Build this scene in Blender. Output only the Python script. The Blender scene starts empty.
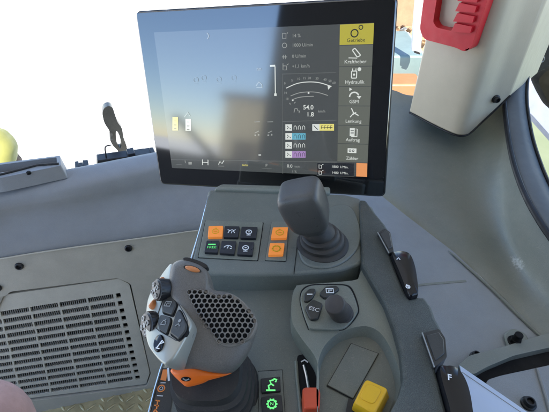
import bpy, bmesh, math, random
from mathutils import Vector, Matrix
R = random.Random(7)
S = bpy.context.scene
COL = S.collection
PITCH = math.radians(40)
CAM = Vector((0, 0, 1.2))
F = 425.0
FW = Vector((0, math.cos(PITCH), -math.sin(PITCH)))
UP = Vector((0, math.sin(PITCH), math.cos(PITCH)))
RT = Vector((1, 0, 0))

# ---------------------------------------------------------------- geometry helpers
def ray(x, y): return FW + RT*((x-274.5)/F) - UP*((y-206)/F)
def at(x, y, d): return CAM + ray(x, y)*d

class Frame:
    def __init__(s, o, x, y):
        s.o = Vector(o); s.x = Vector(x).normalized(); y = Vector(y)
        s.y = (y - s.x*y.dot(s.x)).normalized(); s.n = s.x.cross(s.y)
    def W(s, u, v, w=0): return s.o + s.x*u + s.y*v + s.n*w
    def px(s, x, y, w=0):
        r = ray(x, y); t = ((s.o + s.n*w - CAM).dot(s.n))/r.dot(s.n)
        p = CAM + r*t - s.o
        return (p.dot(s.x), p.dot(s.y))
    def pts(s, L, w=0): return [s.px(p[0], p[1], w) for p in L]
    def up(s, w): return Frame(s.W(0, 0, w), s.x, s.y)
def FZ(z): return Frame((0, 0, z), (1, 0, 0), (0, 1, 0))
def F3(a, b, c):            # origin a, x towards b, y towards c
    return Frame(a, b-a, c-a)

def smooth(L, n=6, closed=True):
    L = [Vector(p) for p in L]; out = []; m = len(L)
    rng = range(m) if closed else range(m-1)
    for i in rng:
        if closed: p0, p1, p2, p3 = L[i-1], L[i], L[(i+1) % m], L[(i+2) % m]
        else: p0, p1, p2, p3 = L[max(i-1, 0)], L[i], L[i+1], L[min(i+2, m-1)]
        for k in range(n):
            t = k/n
            out.append(0.5*((2*p1)+(p2-p0)*t+(2*p0-5*p1+4*p2-p3)*t*t+(3*p1-p0-3*p2+p3)*t**3))
    if not closed: out.append(L[-1])
    return out
def rounded(L, r, n=5):     # polygon with every corner rounded by radius r (2D)
    L = [Vector(p[:2]) for p in L]; out = []; m = len(L)
    for i in range(m):
        p, a, b = L[i], L[i-1], L[(i+1) % m]
        da, db = a-p, b-p
        k = min(r, da.length*.48, db.length*.48)
        A, B = p+da.normalized()*k, p+db.normalized()*k
        for j in range(n+1):
            t = j/n
            out.append(A*(1-t)**2+p*2*t*(1-t)+B*t*t)
    return out
def ccw(L):
    a = sum(L[i-1][0]*L[i][1]-L[i][0]*L[i-1][1] for i in range(len(L)))
    return list(L) if a > 0 else list(reversed(L))
def circle(cx, cy, r, n=32, ry=None):
    return [(cx+r*math.cos(2*math.pi*i/n), cy+(ry or r)*math.sin(2*math.pi*i/n)) for i in range(n)]
def arc(cx, cy, r, a0, a1, n=14, ry=None):
    return [(cx+r*math.cos(math.radians(a0+(a1-a0)*i/n)), cy+(ry or r)*math.sin(math.radians(a0+(a1-a0)*i/n))) for i in range(n+1)]

class MB:
    def __init__(s): s.v = []; s.f = []; s.mi = []
    def add(s, V, Fs, m=0):
        b = len(s.v); s.v += [Vector(p) for p in V]
        for f in Fs: s.f.append([i+b for i in f]); s.mi.append(m)
        return s
    def prism(s, fr, L, w0, w1, m=0, taper=1.0, holes=None, hole_taper=1.0):
        L = ccw(L)
        c = Vector((sum(p[0] for p in L)/len(L), sum(p[1] for p in L)/len(L)))
        bot = [(c[0]+(p[0]-c[0])*taper, c[1]+(p[1]-c[1])*taper) for p in L]
        if not holes:
            n = len(L)
            V = [fr.W(p[0], p[1], w1) for p in L]+[fr.W(p[0], p[1], w0) for p in bot]
            Fs = [list(range(n)), list(range(2*n-1, n-1, -1))]
            Fs += [[i, n+i, n+(i+1) % n, (i+1) % n] for i in range(n)]
            return s.add(V, Fs, m)
        bm = bmesh.new(); loops = []
        for k, P in enumerate([L]+[list(reversed(ccw(h))) for h in holes]):
            vs = [bm.verts.new((p[0], p[1], 0)) for p in P]
            for i in range(len(vs)): bm.edges.new((vs[i-1], vs[i]))
            loops.append(vs)
        bm.verts.index_update()
        bmesh.ops.triangle_fill(bm, use_beauty=True, use_dissolve=False, edges=bm.edges[:], normal=(0, 0, 1))
        tris = []
        for f in bm.faces:
            idx = [q.index for q in f.verts]
            if f.normal.z < 0: idx.reverse()
            tris.append(idx)
        N = len(bm.verts); P2 = [(q.co.x, q.co.y) for q in bm.verts]; B2 = list(P2)
        for k, vs in enumerate(loops):
            tp = taper if k == 0 else hole_taper
            cc = Vector((0, 0))
            for q in vs: cc += q.co.xy/len(vs)
            for q in vs: B2[q.index] = (cc[0]+(q.co.x-cc[0])*tp, cc[1]+(q.co.y-cc[1])*tp)
        V = [fr.W(p[0], p[1], w1) for p in P2]+[fr.W(p[0], p[1], w0) for p in B2]
        Fs = tris+[[i+N for i in reversed(t)] for t in tris]
        for vs in loops:
            n = len(vs)
            Fs += [[vs[i].index, vs[i].index+N, vs[(i+1) % n].index+N, vs[(i+1) % n].index] for i in range(n)]
        bm.free()
        return s.add(V, Fs, m)
    def sheet(s, fr, L, w, m=0):
        L = ccw(L); return s.add([fr.W(p[0], p[1], w) for p in L], [list(range(len(L)))], m)
    def loft(s, secs, m=0, cap=True):
        n = len(secs[0]); V = [p for q in secs for p in q]; Fs = []
        for k in range(len(secs)-1):
            for i in range(n):
                j = (i+1) % n
                Fs.append([k*n+i, k*n+j, (k+1)*n+j, (k+1)*n+i])
        if cap: Fs += [list(reversed(range(n))), list(range((len(secs)-1)*n, len(secs)*n))]
        return s.add(V, Fs, m)
    def grid(s, rows, m=0):
        n = len(rows[0]); V = [p for q in rows for p in q]
        return s.add(V, [[k*n+i, k*n+i+1, (k+1)*n+i+1, (k+1)*n+i] for k in range(len(rows)-1) for i in range(n-1)], m)
    def tube(s, P, r, n=10, m=0, flat=1.0):
        P = [Vector(p) for p in P]; secs = []; up = Vector((0, 0, 1)); prev = None
        rr = r if isinstance(r, (list, tuple)) else [r]*len(P)
        for i, p in enumerate(P):
            t = (P[min(i+1, len(P)-1)]-P[max(i-1, 0)]).normalized()
            if prev is None:
                a = t.cross(up)
                if a.length < .05: a = t.cross(Vector((1, 0, 0)))
            else: a = prev-t*prev.dot(t)
            a.normalize(); prev = a; b = t.cross(a)
            secs.append([p+a*rr[i]*math.cos(2*math.pi*k/n)+b*rr[i]*flat*math.sin(2*math.pi*k/n) for k in range(n)])
        return s.loft(secs, m)
    def pillow(s, fr, L, prof, m=0):
        L = ccw(L); c = Vector((sum(p[0] for p in L)/len(L), sum(p[1] for p in L)/len(L)))
        return s.loft([[fr.W(c[0]+(p[0]-c[0])*k, c[1]+(p[1]-c[1])*k, w) for p in L] for k, w in prof], m)
    def stroke(s, fr, L, width, w=.0004, m=0, closed=False, th=.0004):
        L = [Vector(p[:2]) for p in L]
        if closed: L = L+[L[0]]
        h = width/2; A = []; B = []
        for i, p in enumerate(L):
            if closed and i in (0, len(L)-1): t = L[1]-L[-2]
            else: t = L[min(i+1, len(L)-1)]-L[max(i-1, 0)]
            t = t.normalized() if t.length > 1e-9 else Vector((1, 0))
            nn = Vector((-t.y, t.x)); A.append(p+nn*h); B.append(p-nn*h)
        V = []
        for a, b in zip(A, B): V += [fr.W(a[0], a[1], w), fr.W(b[0], b[1], w), fr.W(a[0], a[1], w-th), fr.W(b[0], b[1], w-th)]
        Fs = []
        for i in range(len(L)-1):
            o = i*4
            Fs += [[o, o+1, o+5, o+4], [o+1, o+3, o+7, o+5], [o+2, o, o+4, o+6]]
        return s.add(V, Fs, m)
    def text(s, fr, txt, u, v, h, w=.0004, m=0, align='CENTER', rot=0, bold=0, xs=1.0):
        cu = bpy.data.curves.new('lettering', 'FONT'); cu.body = txt; cu.size = h*1.38
        cu.align_x = align; cu.align_y = 'CENTER'; cu.offset = bold; cu.resolution_u = 3
        ob = bpy.data.objects.new('lettering', cu)
        me = bpy.data.meshes.new_from_object(ob)
        c, sn = math.cos(rot), math.sin(rot)
        V = []
        for q in me.vertices:
            x, y = q.co.x*xs, q.co.y
            V.append(fr.W(u+x*c-y*sn, v+x*sn+y*c, w))
        s.add(V, [list(p.vertices) for p in me.polygons], m)
        bpy.data.objects.remove(ob); bpy.data.curves.remove(cu); bpy.data.meshes.remove(me)
        return s
    def build(s, name, mats, parent=None, bevel=0, seg=2, ang=32, sub=0, solid=0, flat=False, fix=True):
        off = ORG.get(parent.name, Vector()) if parent else Vector()
        me = bpy.data.meshes.new(name)
        me.from_pydata([v-off for v in s.v], [], s.f)
        if not isinstance(mats, (list, tuple)): mats = [mats]
        for q in mats: me.materials.append(q)
        for p, k in zip(me.polygons, s.mi): p.material_index = k
        if fix:
            bm = bmesh.new(); bm.from_mesh(me)
            bmesh.ops.recalc_face_normals(bm, faces=bm.faces); bm.to_mesh(me); bm.free()
        if not flat:
            for p in me.polygons: p.use_smooth = True
            me.set_sharp_from_angle(angle=math.radians(ang))
        o = bpy.data.objects.new(name, me); COL.objects.link(o)
        if parent: o.parent = parent; ORG[o.name] = off
        if sub:
            q = o.modifiers.new('sub', 'SUBSURF'); q.levels = q.render_levels = sub
        if solid:
            q = o.modifiers.new('thick', 'SOLIDIFY'); q.thickness = abs(solid); q.offset = -1 if solid > 0 else 1
        if bevel:
            q = o.modifiers.new('bevel', 'BEVEL'); q.width = bevel; q.segments = seg; q.limit_method = 'ANGLE'; q.angle_limit = math.radians(ang); q.harden_normals = False
        return o
ORG = {}
def thing(name, label, cat, loc, group=None):
    o = bpy.data.objects.new(name, None); COL.objects.link(o); o.location = loc; o.empty_display_size = .05
    ORG[o.name] = Vector(loc); o['label'] = label; o['category'] = cat
    if group: o['group'] = group
    return o
def tag(o, label, cat, group=None):
    o['label'] = label; o['category'] = cat
    if group: o['group'] = group
    return o
def struct(o, kind='structure'): o['kind'] = kind; return o

# ---------------------------------------------------------------- materials
def mat(name, col, rough=.5, metal=0, grain=0, gscale=900, var=.12, vscale=25, dust=0, dustcol=(.35, .31, .25), coat=0, speck=0, stains=(), emit=None, es=0, ior=1.45, scratch=0):
    m = bpy.data.materials.new(name); m.use_nodes = True; nt = m.node_tree; N = nt.nodes; L = nt.links
    b = N['Principled BSDF']; b.inputs['Roughness'].default_value = rough; b.inputs['Metallic'].default_value = metal
    b.inputs['IOR'].default_value = ior
    b.inputs['Coat Weight'].default_value = coat; b.inputs['Coat Roughness'].default_value = .08
    tc = N.new('ShaderNodeTexCoord')
    def noise(sc, det=4, ro=.6):
        n = N.new('ShaderNodeTexNoise'); n.inputs['Scale'].default_value = sc; n.inputs['Detail'].default_value = det; n.inputs['Roughness'].default_value = ro
        L.new(tc.outputs['Object'], n.inputs['Vector']); return n
    base = None
    if var:
        n = noise(vscale, 6, .65); r = N.new('ShaderNodeMapRange'); L.new(n.outputs['Fac'], r.inputs['Value'])
        r.inputs['From Min'].default_value = .3; r.inputs['From Max'].default_value = .7
        r.inputs['To Min'].default_value = 1-var; r.inputs['To Max'].default_value = 1+var
        mx = N.new('ShaderNodeVectorMath'); mx.operation = 'SCALE'; mx.inputs[0].default_value = col[:3]; L.new(r.outputs[0], mx.inputs['Scale'])
        base = mx.outputs[0]
        rr = N.new('ShaderNodeMapRange'); L.new(noise(vscale*3, 5).outputs['Fac'], rr.inputs['Value'])
        rr.inputs['From Min'].default_value = .3; rr.inputs['From Max'].default_value = .7
        rr.inputs['To Min'].default_value = max(.02, rough-.1); rr.inputs['To Max'].default_value = min(1, rough+.1); L.new(rr.outputs[0], b.inputs['Roughness'])
    if speck:
        n = noise(1500, 2, .5); r = N.new('ShaderNodeMapRange'); L.new(n.outputs['Fac'], r.inputs['Value'])
        r.inputs['From Min'].default_value = .32; r.inputs['From Max'].default_value = .68; r.inputs['To Min'].default_value = 1-speck; r.inputs['To Max'].default_value = 1+speck
        mx = N.new('ShaderNodeVectorMath'); mx.operation = 'SCALE'; L.new(base, mx.inputs[0]); L.new(r.outputs[0], mx.inputs['Scale']); base = mx.outputs[0]
    if dust:
        n = noise(9, 8, .7); r = N.new('ShaderNodeMapRange'); L.new(n.outputs['Fac'], r.inputs['Value'])
        r.inputs['From Min'].default_value = .42; r.inputs['From Max'].default_value = .75; r.inputs['To Max'].default_value = dust
        n2 = noise(420, 2, .5); r2 = N.new('ShaderNodeMapRange'); L.new(n2.outputs['Fac'], r2.inputs['Value'])
        r2.inputs['From Min'].default_value = .62; r2.inputs['From Max'].default_value = .72; r2.inputs['To Max'].default_value = dust*.9
        ad = N.new('ShaderNodeMath'); ad.operation = 'ADD'; ad.use_clamp = True; L.new(r.outputs[0], ad.inputs[0]); L.new(r2.outputs[0], ad.inputs[1])
        mx = N.new('ShaderNodeMix'); mx.data_type = 'RGBA'; L.new(ad.outputs[0], mx.inputs['Factor'])
        if base: L.new(base, mx.inputs['A'])
        else: mx.inputs['A'].default_value = (*col[:3], 1)
        mx.inputs['B'].default_value = (*dustcol, 1); base = mx.outputs['Result']
    if base: L.new(base, b.inputs['Base Color'])
    else: b.inputs['Base Color'].default_value = (*col[:3], 1)
    for pos, rad, sc_, cc_ in stains:      # scuffs and spills with a place and outline of their own
        sb = N.new('ShaderNodeVectorMath'); sb.operation = 'SUBTRACT'; L.new(tc.outputs['Object'], sb.inputs[0]); sb.inputs[1].default_value = pos
        ml = N.new('ShaderNodeVectorMath'); ml.operation = 'MULTIPLY'; L.new(sb.outputs[0], ml.inputs[0]); ml.inputs[1].default_value = sc_
        ln = N.new('ShaderNodeVectorMath'); ln.operation = 'LENGTH'; L.new(ml.outputs[0], ln.inputs[0])
        nn = noise(160, 5, .75); ad = N.new('ShaderNodeMath'); ad.operation = 'MULTIPLY_ADD'; L.new(nn.outputs['Fac'], ad.inputs[0]); ad.inputs[1].default_value = rad*2.4; L.new(ln.outputs['Value'], ad.inputs[2])
        mr = N.new('ShaderNodeMapRange'); L.new(ad.outputs[0], mr.inputs['Value']); mr.inputs['From Min'].default_value = rad*1.35; mr.inputs['From Max'].default_value = rad*1.75; mr.inputs['To Min'].default_value = .55; mr.inputs['To Max'].default_value = 0
        mx = N.new('ShaderNodeMix'); mx.data_type = 'RGBA'; L.new(mr.outputs[0], mx.inputs['Factor'])
        if base: L.new(base, mx.inputs['A'])
        mx.inputs['B'].default_value = (*cc_, 1); base = mx.outputs['Result']
        L.new(base, b.inputs['Base Color'])
    if grain:
        n = noise(gscale, 3, .6); bp = N.new('ShaderNodeBump'); bp.inputs['Strength'].default_value = grain; bp.inputs['Distance'].default_value = .0006
        L.new(n.outputs['Fac'], bp.inputs['Height']); L.new(bp.outputs[0], b.inputs['Normal'])
    if emit: b.inputs['Emission Color'].default_value = (*emit, 1); b.inputs['Emission Strength'].default_value = es
    return m
EXPO = 1.9
K = 2**-EXPO
def lin(c): return tuple(((v/255+.055)/1.055)**2.4 if v > 10 else v/255/12.92 for v in c)
def lit(name, rgb, k=1.0, rough=.09):       # a lit screen pixel of that displayed colour under the glossy front
    c = lin(rgb)
    return mat(name, (.01, .01, .012), rough, var=0, emit=c, es=K*k, ior=2.2)
def glow(name, rgb, base, k=1.0): return mat(name, base, .4, var=0, emit=lin(rgb), es=K*k)

M = {}
M['console'] = mat('console_plastic', (0.13, 0.1476, 0.1352), .48, grain=.35, gscale=1100, var=.08, dust=0.2, speck=0.13)
M['block'] = mat('switch_block_plastic', (0.1403, 0.158, 0.1447), .46, grain=.3, gscale=1100, var=.07, dust=0.16, speck=0.13)
M['pod'] = mat('pod_plastic', (0.1715, 0.1893, 0.1622), .45, grain=.3, gscale=1000, var=.07, dust=0.18, speck=0.12)
M['tray'] = mat('tray_plastic', (0.13, 0.1435, 0.1238), .5, grain=.3, gscale=1000, var=.08, dust=0.25, speck=0.13)
M['pad'] = mat('grained_rubber', (0.06261, 0.07272, 0.06898), .55, grain=.9, gscale=650, var=.15, dust=0.12, speck=0.45)
M['black'] = mat('black_plastic', (.012, .012, .014), .38, grain=.15, var=.15, dust=.03)
M['blackm'] = mat('matt_black_rubber', (0.0286, 0.02626, 0.02407), .6, grain=.25, var=.2, dust=.06)
M['gloss'] = mat('gloss_black', (.008, .008, .01), .22, var=0)
M['groove'] = mat('groove', (.006, .006, .007), .8, var=0)
M['bezel'] = mat('bezel_glass', (.004, .004, .005), .05, var=0, ior=2.2)
M['house'] = mat('monitor_housing', (0.033, 0.03232, 0.02988), .45, grain=.2, var=.1, dust=.04)
M['side'] = mat('side_trim_grey', (0.272, 0.278, 0.282), .55, grain=.35, gscale=700, var=.06, dust=0.16, speck=0.07)
M['lower'] = mat('lower_panel_grey', (0.42, 0.385, 0.31), .55, grain=.35, gscale=700, var=.08, dust=0.32, speck=0.08)
M['grille'] = mat('grille_plastic', (0.52, 0.48, 0.39), .55, grain=.3, gscale=700, var=.08, dust=0.4, speck=0.08)
M['fin'] = mat('filter_fins', (0.19, 0.175, 0.15), .8, var=.3, dust=.3)
M['fender'] = mat('fender_grey', (0.191, 0.2002, 0.1685), .42, grain=.4, gscale=600, var=.06, dust=.22, speck=.08, stains=[(tuple(at(x, y, d)-Vector((.3, .45, .7))), r, sc_, (.55, .53, .47)) for x, y, d, r, sc_ in (
    (518, 264, .62, .019, (1.6, .8, 1)), (514, 288, .60, .012, (1.5, .7, 1)), (452, 150, .80, .009, (1, 1, 1)), (531, 250, .61, .004, (1, 1, 1)), (470, 236, .69, .009, (.6, 1.2, 1)), (497, 262, .635, .004, (1, 1, 1)))])
M['traygrey'] = mat('recess_grey', (0.255, 0.266, 0.268), .45, grain=.35, gscale=600, var=.08, dust=0.26, speck=0.08)
M['boxgrey'] = mat('box_grey', (0.25, 0.262, 0.265), .45, grain=.3, gscale=700, var=.06, dust=0.2, speck=0.08)
M['pillar'] = mat('pillar_light_grey', (0.4831, 0.425, 0.319), .42, grain=.25, gscale=600, var=.04, dust=.08)
M['red'] = mat('red_plastic', (0.56, 0.01, 0.022), .38, grain=.1, var=.08, dust=.04)
M['orange'] = mat('orange_plastic', (.80, .15, .012), .4, grain=.1, var=.08)
M['redorange'] = mat('slider_red', (.55, .07, .025), .5, grain=.3, var=.12)
M['yellow'] = mat('yellow_plastic', (.74, .42, .012), .42, grain=.15, var=.06, dust=.04)
M['silver'] = mat('satin_silver', (0.3696, 0.3636, 0.3187), .34, metal=.35, grain=.08, var=.05)
M['joy'] = mat('joystick_grey', (0.1176, 0.1086, 0.09826), .42, grain=.45, gscale=1300, var=.06, dust=0.1, speck=0.16)
M['hex'] = mat('palm_rest_grey', (0.1815, 0.1636, 0.1411), .45, grain=.2, gscale=1300, var=.06)
M['hole'] = mat('hole_black', (.004, .004, .005), .9, var=0)
M['btn'] = mat('button_grey', (0.0396, 0.0404, 0.03818), .4, grain=.3, var=.08)
M['knob'] = mat('lever_knob', (0.0726, 0.0707, 0.0664), .36, grain=.3, gscale=1300, var=.1, speck=0.12)
M['rot'] = mat('rotary_rubber', (0.055, 0.04848, 0.04565), .6, grain=.4, var=.12)
M['switch'] = mat('switch_black', (.016, .017, .022), .35, var=.08)
M['oswitch'] = glow('lit_orange_switch', (236, 138, 62), (.7, .22, .03), .42)
M['white'] = mat('white_print', (.78, .80, .82), .5, var=0)
M['lgrey'] = mat('pale_print', (0.26, 0.27, 0.27), .5, var=0)
M['oprint'] = mat('orange_print', (.85, .25, .05), .5, var=0)
M['green'] = glow('lit_green_symbol', (110, 245, 130), (.1, .5, .15))
M['greend'] = glow('lit_green_lettering', (90, 210, 110), (.1, .5, .15))
M['chrome'] = mat('bright_metal', (.62, .64, .66), .22, metal=1, var=.05)
M['steel'] = mat('worn_steel', (0.2, 0.175, 0.14), .45, metal=.5, grain=.4, gscale=200, var=.2, dust=.2)
M['paper'] = mat('pale_paper', (.52, .60, .74), .5, var=.02)
M['strip'] = mat('frame_blue_grey', (.13, .14, .145), .65, var=.08, dust=.05, ior=1.25)
M['rubber'] = mat('seal_rubber', (.008, .008, .01), .5, var=.1)
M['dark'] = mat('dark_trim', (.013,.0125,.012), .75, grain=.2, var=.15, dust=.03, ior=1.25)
M['tread'] = mat('tread_plate_metal', (0.46, 0.39, 0.22), .42, metal=.55, grain=.25, gscale=200, var=.25, dust=.3, dustcol=(.36, .30, .17))  # yellow sunlight on the plate is put into its base and dust colours
M['cloth'] = mat('faded_cloth', (0.4, 0.25, 0.24), .85, grain=.8, gscale=500, var=.10, vscale=60)
M['yard'] = mat('pale_yard_concrete', (.80, .79, .76), .85, grain=.2, gscale=30, var=.06, vscale=1.5)
M['tan'] = mat('tan_board', (0.26, 0.16, 0.085), .7, var=.2, vscale=6)
M['mud'] = mat('mudguard_paint', (.11, .125, .165), .5, var=.06, vscale=5, dust=.08)
M['barn'] = mat('barn_render', (0.85, 0.66, 0.4), .8, var=.12, vscale=2)
M['barnroof'] = mat('barn_roof', (.22, .16, .12), .8, var=.12, vscale=2)
M['teal'] = mat('teal_paint', (0.13, 0.175, 0.165), .5, var=.12, vscale=4)
M['ormach'] = mat('orange_paint', (0.26, 0.12, 0.05), .5, var=.1, vscale=4)
M['whitep'] = mat('white_paint', (.5,.5,.48), .5, var=.05)
M['ypaint'] = mat('faded_yellow_paint', (.22,.21,.055), .6, var=.08, vscale=10)
M['mirror'] = mat('mirror_housing', (0.006, 0.006, 0.004), .9, var=.15, ior=1.2)
M['wallm'] = mat('cab_lining', (.035, .035, .037), .8, var=.1)  # dark colour of the unseen panels added for light and reflection
M['ceil'] = mat('roof_lining', (.6,.58,.56), .9, var=.05)  # pale so that the unseen roof bounces fill light down
M['brown'] = mat('duct_brown', (0.1, 0.065, 0.04), .7, var=.2)
M['amber'] = mat('amber_lens', (.55, .20, .07), .25, var=.1)

# grass patch material
g = bpy.data.materials.new('grass_green'); g.use_nodes = True
_n = g.node_tree.nodes.new('ShaderNodeTexNoise'); _n.inputs['Scale'].default_value = 14; _n.inputs['Detail'].default_value = 8
_r = g.node_tree.nodes.new('ShaderNodeValToRGB'); _r.color_ramp.elements[0].color = (.05, .08, .02, 1); _r.color_ramp.elements[1].color = (.26, .27, .17, 1)
g.node_tree.links.new(_n.outputs['Fac'], _r.inputs[0]); g.node_tree.links.new(_r.outputs[0], g.node_tree.nodes['Principled BSDF'].inputs['Base Color'])
g.node_tree.nodes['Principled BSDF'].inputs['Roughness'].default_value = .9
M['grass'] = g

# ================================================================= SETTING
struct(MB().sheet(FZ(-1.2), [(-150, -150), (150, -150), (150, 150), (-150, 150)], 0).build('ground', M['yard'], fix=False))
struct(MB().sheet(FZ(-1.196), [(.95, -4), (14, -8), (18, 8), (3.6, 9), (1.5, 3.4)], 0).build('grass_verge', M['grass'], fix=False))
fl = MB()
fl.prism(FZ(0), [(-1.0, -.8), (.62, -.8), (.62, .6), (-1.0, .72)], -.03, .06)
zf = FZ(.06)
for i in range(-30, 8):
    for j in range(0, 18):
        u, v = i*.026-.02*(j % 2), .26+j*.024
        a = math.radians(45 if (i+j) % 2 else -45)
        L = [(u+.015*math.cos(t)*math.cos(a)-.0042*math.sin(t)*math.sin(a), v+.015*math.cos(t)*math.sin(a)+.0042*math.sin(t)*math.cos(a)) for t in [k*math.pi/5 for k in range(10)]]
        if v < .58 and -.75 < u < .02: fl.pillow(zf, L, [(1, -.001), (.75, .0022), (.35, .003)])
struct(fl.build('floor', M['tread'], ang=50))
struct(MB().prism(FZ(1.78), [(-1.0, -.95), (1.0, -.95), (1.0, 1.15), (-1.0, 1.15)], 0, .08).build('ceiling', M['ceil']))  # unseen cab roof, added to shade the interior and keep the sun out
struct(MB().prism(FZ(0), [(-.84, -.95), (1.0, -.95), (1.0, -.88), (-.84, -.88)], 0, 1.775).build('wall', M['wallm']))  # unseen, added to darken the right half of the screen's reflection
struct(MB().prism(FZ(0), [(-1.9, -.95), (-.845, -.95), (-.845, -.88), (-1.9, -.88)], 0, .80).build('wall', M['wallm']))  # unseen low panel, added to keep bright ground out of the screen's reflection
struct(MB().prism(FZ(0), [(.96, -.87), (1.0, -.87), (1.0, .5), (.96, .5)], 0, .92).build('wall', M['wallm']))  # unseen door panel, added to block light bouncing off the ground at right
wfr = Frame((-1.1, -.92, .80), (1, 0, 0), (0, 0, 1))
struct(MB().prism(wfr, [(-.06, .0), (-.02, .0), (-.33, .20), (-.37, .20)], -.02, .02).build('wall', M['wallm']))  # unseen door frame bar, placed for the dark diagonal in the screen's reflection
barn = thing('barn', 'tan building outside seen only as a reflection in the monitor glass', 'building', (-8.1, -12, -1.2))
bf = Frame((-8.1, -12, -1.2), (1, 0, 0), (0, 0, 1))
MB().prism(bf, [(-1.1, 0), (1.2, 0), (1.2, 3.6), (-1.1, 3.6)], 0, 3).build('wall', M['barn'], barn)
MB().prism(bf, [(-1.25, 3.6), (1.35, 3.6), (1.35, 3.85), (-1.25, 3.85)], -.1, 3.1).build('roof', M['barnroof'], barn)
MB().prism(bf, [(-.5, .0), (.5, 0), (.5, 2.2), (-.5, 2.2)], -.05, -.003).build('door', M['barnroof'], barn)

# ================================================================= SIDE TRIM (left, with the vent grille)
T = thing('side_trim', 'grey cab side trim with slatted air vent behind the joystick', 'trim panel', (-.35, .7, .06))
LPF = F3(at(0, 300, .955), at(140, 285, 1.02), at(20, 398, 1.10))      # lower panel plane
px = lambda L, w=0: LPF.pts(L, w)
LPF = Frame(LPF.o, LPF.x, LPF.y)
if LPF.n.dot(CAM-LPF.o) < 0: LPF = Frame(LPF.o, LPF.x, -LPF.y)
back = [(-60, 190, .80), (0, 180, .845), (75, 168, .90), (157, 152, .965), (240, 138, 1.03), (330, 125, 1.09)]
fold0 = [(-60, 210, .79), (0, 197, .835), (75, 184, .875), (158, 166, .935), (240, 151, 1.0), (330, 138, 1.06)]
fold1 = [(-60, 221, .795), (0, 208, .84), (75, 196, .88), (158, 178, .94), (240, 163, 1.0), (330, 150, 1.06)]
fold2 = [(-60, 234, .815), (0, 221, .86), (75, 209, .90), (158, 195, .955), (240, 182, 1.01), (330, 170, 1.07)]
seam = [(-60, 267, .85), (0, 258, .895), (60, 248.5, .94), (195, 230, 1.0), (250, 222, 1.03), (330, 214, 1.08)]
seam = [(x, y, (LPF.W(*LPF.px(x, y, .012), .012)-CAM).dot(FW)) for x, y, d in seam]
fold2 = [(x, y, d2*.35+.65*d-.012) for (x, y, d), (_, _, d2) in zip(fold2, (seam[0], seam[1], seam[2], seam[3], seam[4], seam[5]))] if False else fold2
lip_ = [(x, y+9, d+.07) for x, y, d in seam]
back0 = [(x, y+4, d+.02) for x, y, d in back]
rows = [[at(*p) for p in smooth(q, 5, False)] for q in (back0, back, fold0, fold1, fold2, seam, lip_)]
MB().tube([at(x, y+.8, d-.002) for x, y, d in smooth(seam, 5, False)], .0016, 8).build('seam_edge', M['grille'], T)
cols = list(zip(*rows)); cols = [smooth(list(c), 4, False) for c in cols]
rows = [list(r) for r in zip(*cols)]
MB().grid(rows).build('ledge', M['side'], T, solid=.004, ang=60)
LPn = 1
outer = LPF.pts([(-70, 272), (0, 255), (60, 245), (195, 227), (300, 220), (300, 450), (-70, 450)])
well = rounded(LPF.pts([(-80, 303), (8, 293), (11, 289), (118, 275.5), (131, 281), (151, 371), (147, 383.5), (25, 398.5), (-80, 412)]), .008)
MB().prism(LPF, outer, -.004, .010, holes=[well]).build('lower_panel', M['lower'], T, bevel=.003)
def q(L): return [Vector(p) for p in LPF.pts(L)]
gTL, gTR, gBR, gBL = q([(-60, 318.5), (124, 290), (144.5, 378.5), (-38, 405)])
def gp(s_, t_): return (gTL*(1-s_)*(1-t_)+gTR*s_*(1-t_)+gBR*s_*t_+gBL*(1-s_)*t_)
NR = 13; holes = []
colx = [(-.02, .148), (.157, .307), (.316, .466), (.475, .625), (.634, .784), (.793, .935), (.951, .978)]
for r_ in range(NR):
    t0, t1 = (r_+.10)/NR, (r_+.74)/NR
    for a, b in colx:
        if a < .1: continue
        sh = .004*((r_ % 2)-.5)
        e = min(b+sh if b < .9 else b, 1); a2 = a+sh if a < .9 else a
        holes.append(rounded([gp(a2, t0), gp(e, t0), gp(e, t1), gp(a2, t1)], .0012, 2))
G = MB().prism(LPF, rounded(LPF.pts([(-80, 305), (119.5, 277), (129.5, 282.5), (149.8, 371), (146.3, 382), (25, 396.8), (-80, 410.5)]), .006), -.001, .006, holes=holes).build('vent_grille', M['grille'], T, bevel=.0007, seg=1)
fin = MB()
for r_ in range(NR):
    t0, t1 = (r_+.06)/NR, (r_+.78)/NR
    k = 0
    while k < 72:
        s0 = .16+k*.0112; s1 = s0+.0052
        if s1 < .94:
            fin.prism(LPF, [gp(s0, t0), gp(s1, t0), gp(s1, t1), gp(s0, t1)], -.012, .0028)
        k += 1
fin.build('filter_fins', M['fin'], G, flat=True)
MB().sheet(LPF, LPF.pts([(-85, 296), (135, 270), (155, 385), (-85, 420)]), -.013).build('vent_backing', M['hole'], G)
def bolt(x, y, d, nrm, r, parent, name='bolt', m='black'):
    n = Vector(nrm).normalized(); a = n.orthogonal().normalized(); fr = Frame(at(x, y, d), a, n.cross(a))
    b = MB().pillow(fr, circle(0, 0, r, 24), [(1.25, -.004), (1.25, .001), (1.1, .002), (1.0, .0022), (.98, .005), (.8, .0065), (.6, .0065), (.5, .003), (.01, .003)])
    return b.build(name, M[m], parent, ang=40)
for x, y in ((19.5, 265.5), (128.5, 247.5), (-2, 287)):
    p = LPF.W(*LPF.px(x, y), .010); d = (p-CAM).dot(FW)
    bolt(x, y, d, LPF.n, .0085, T)
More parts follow.
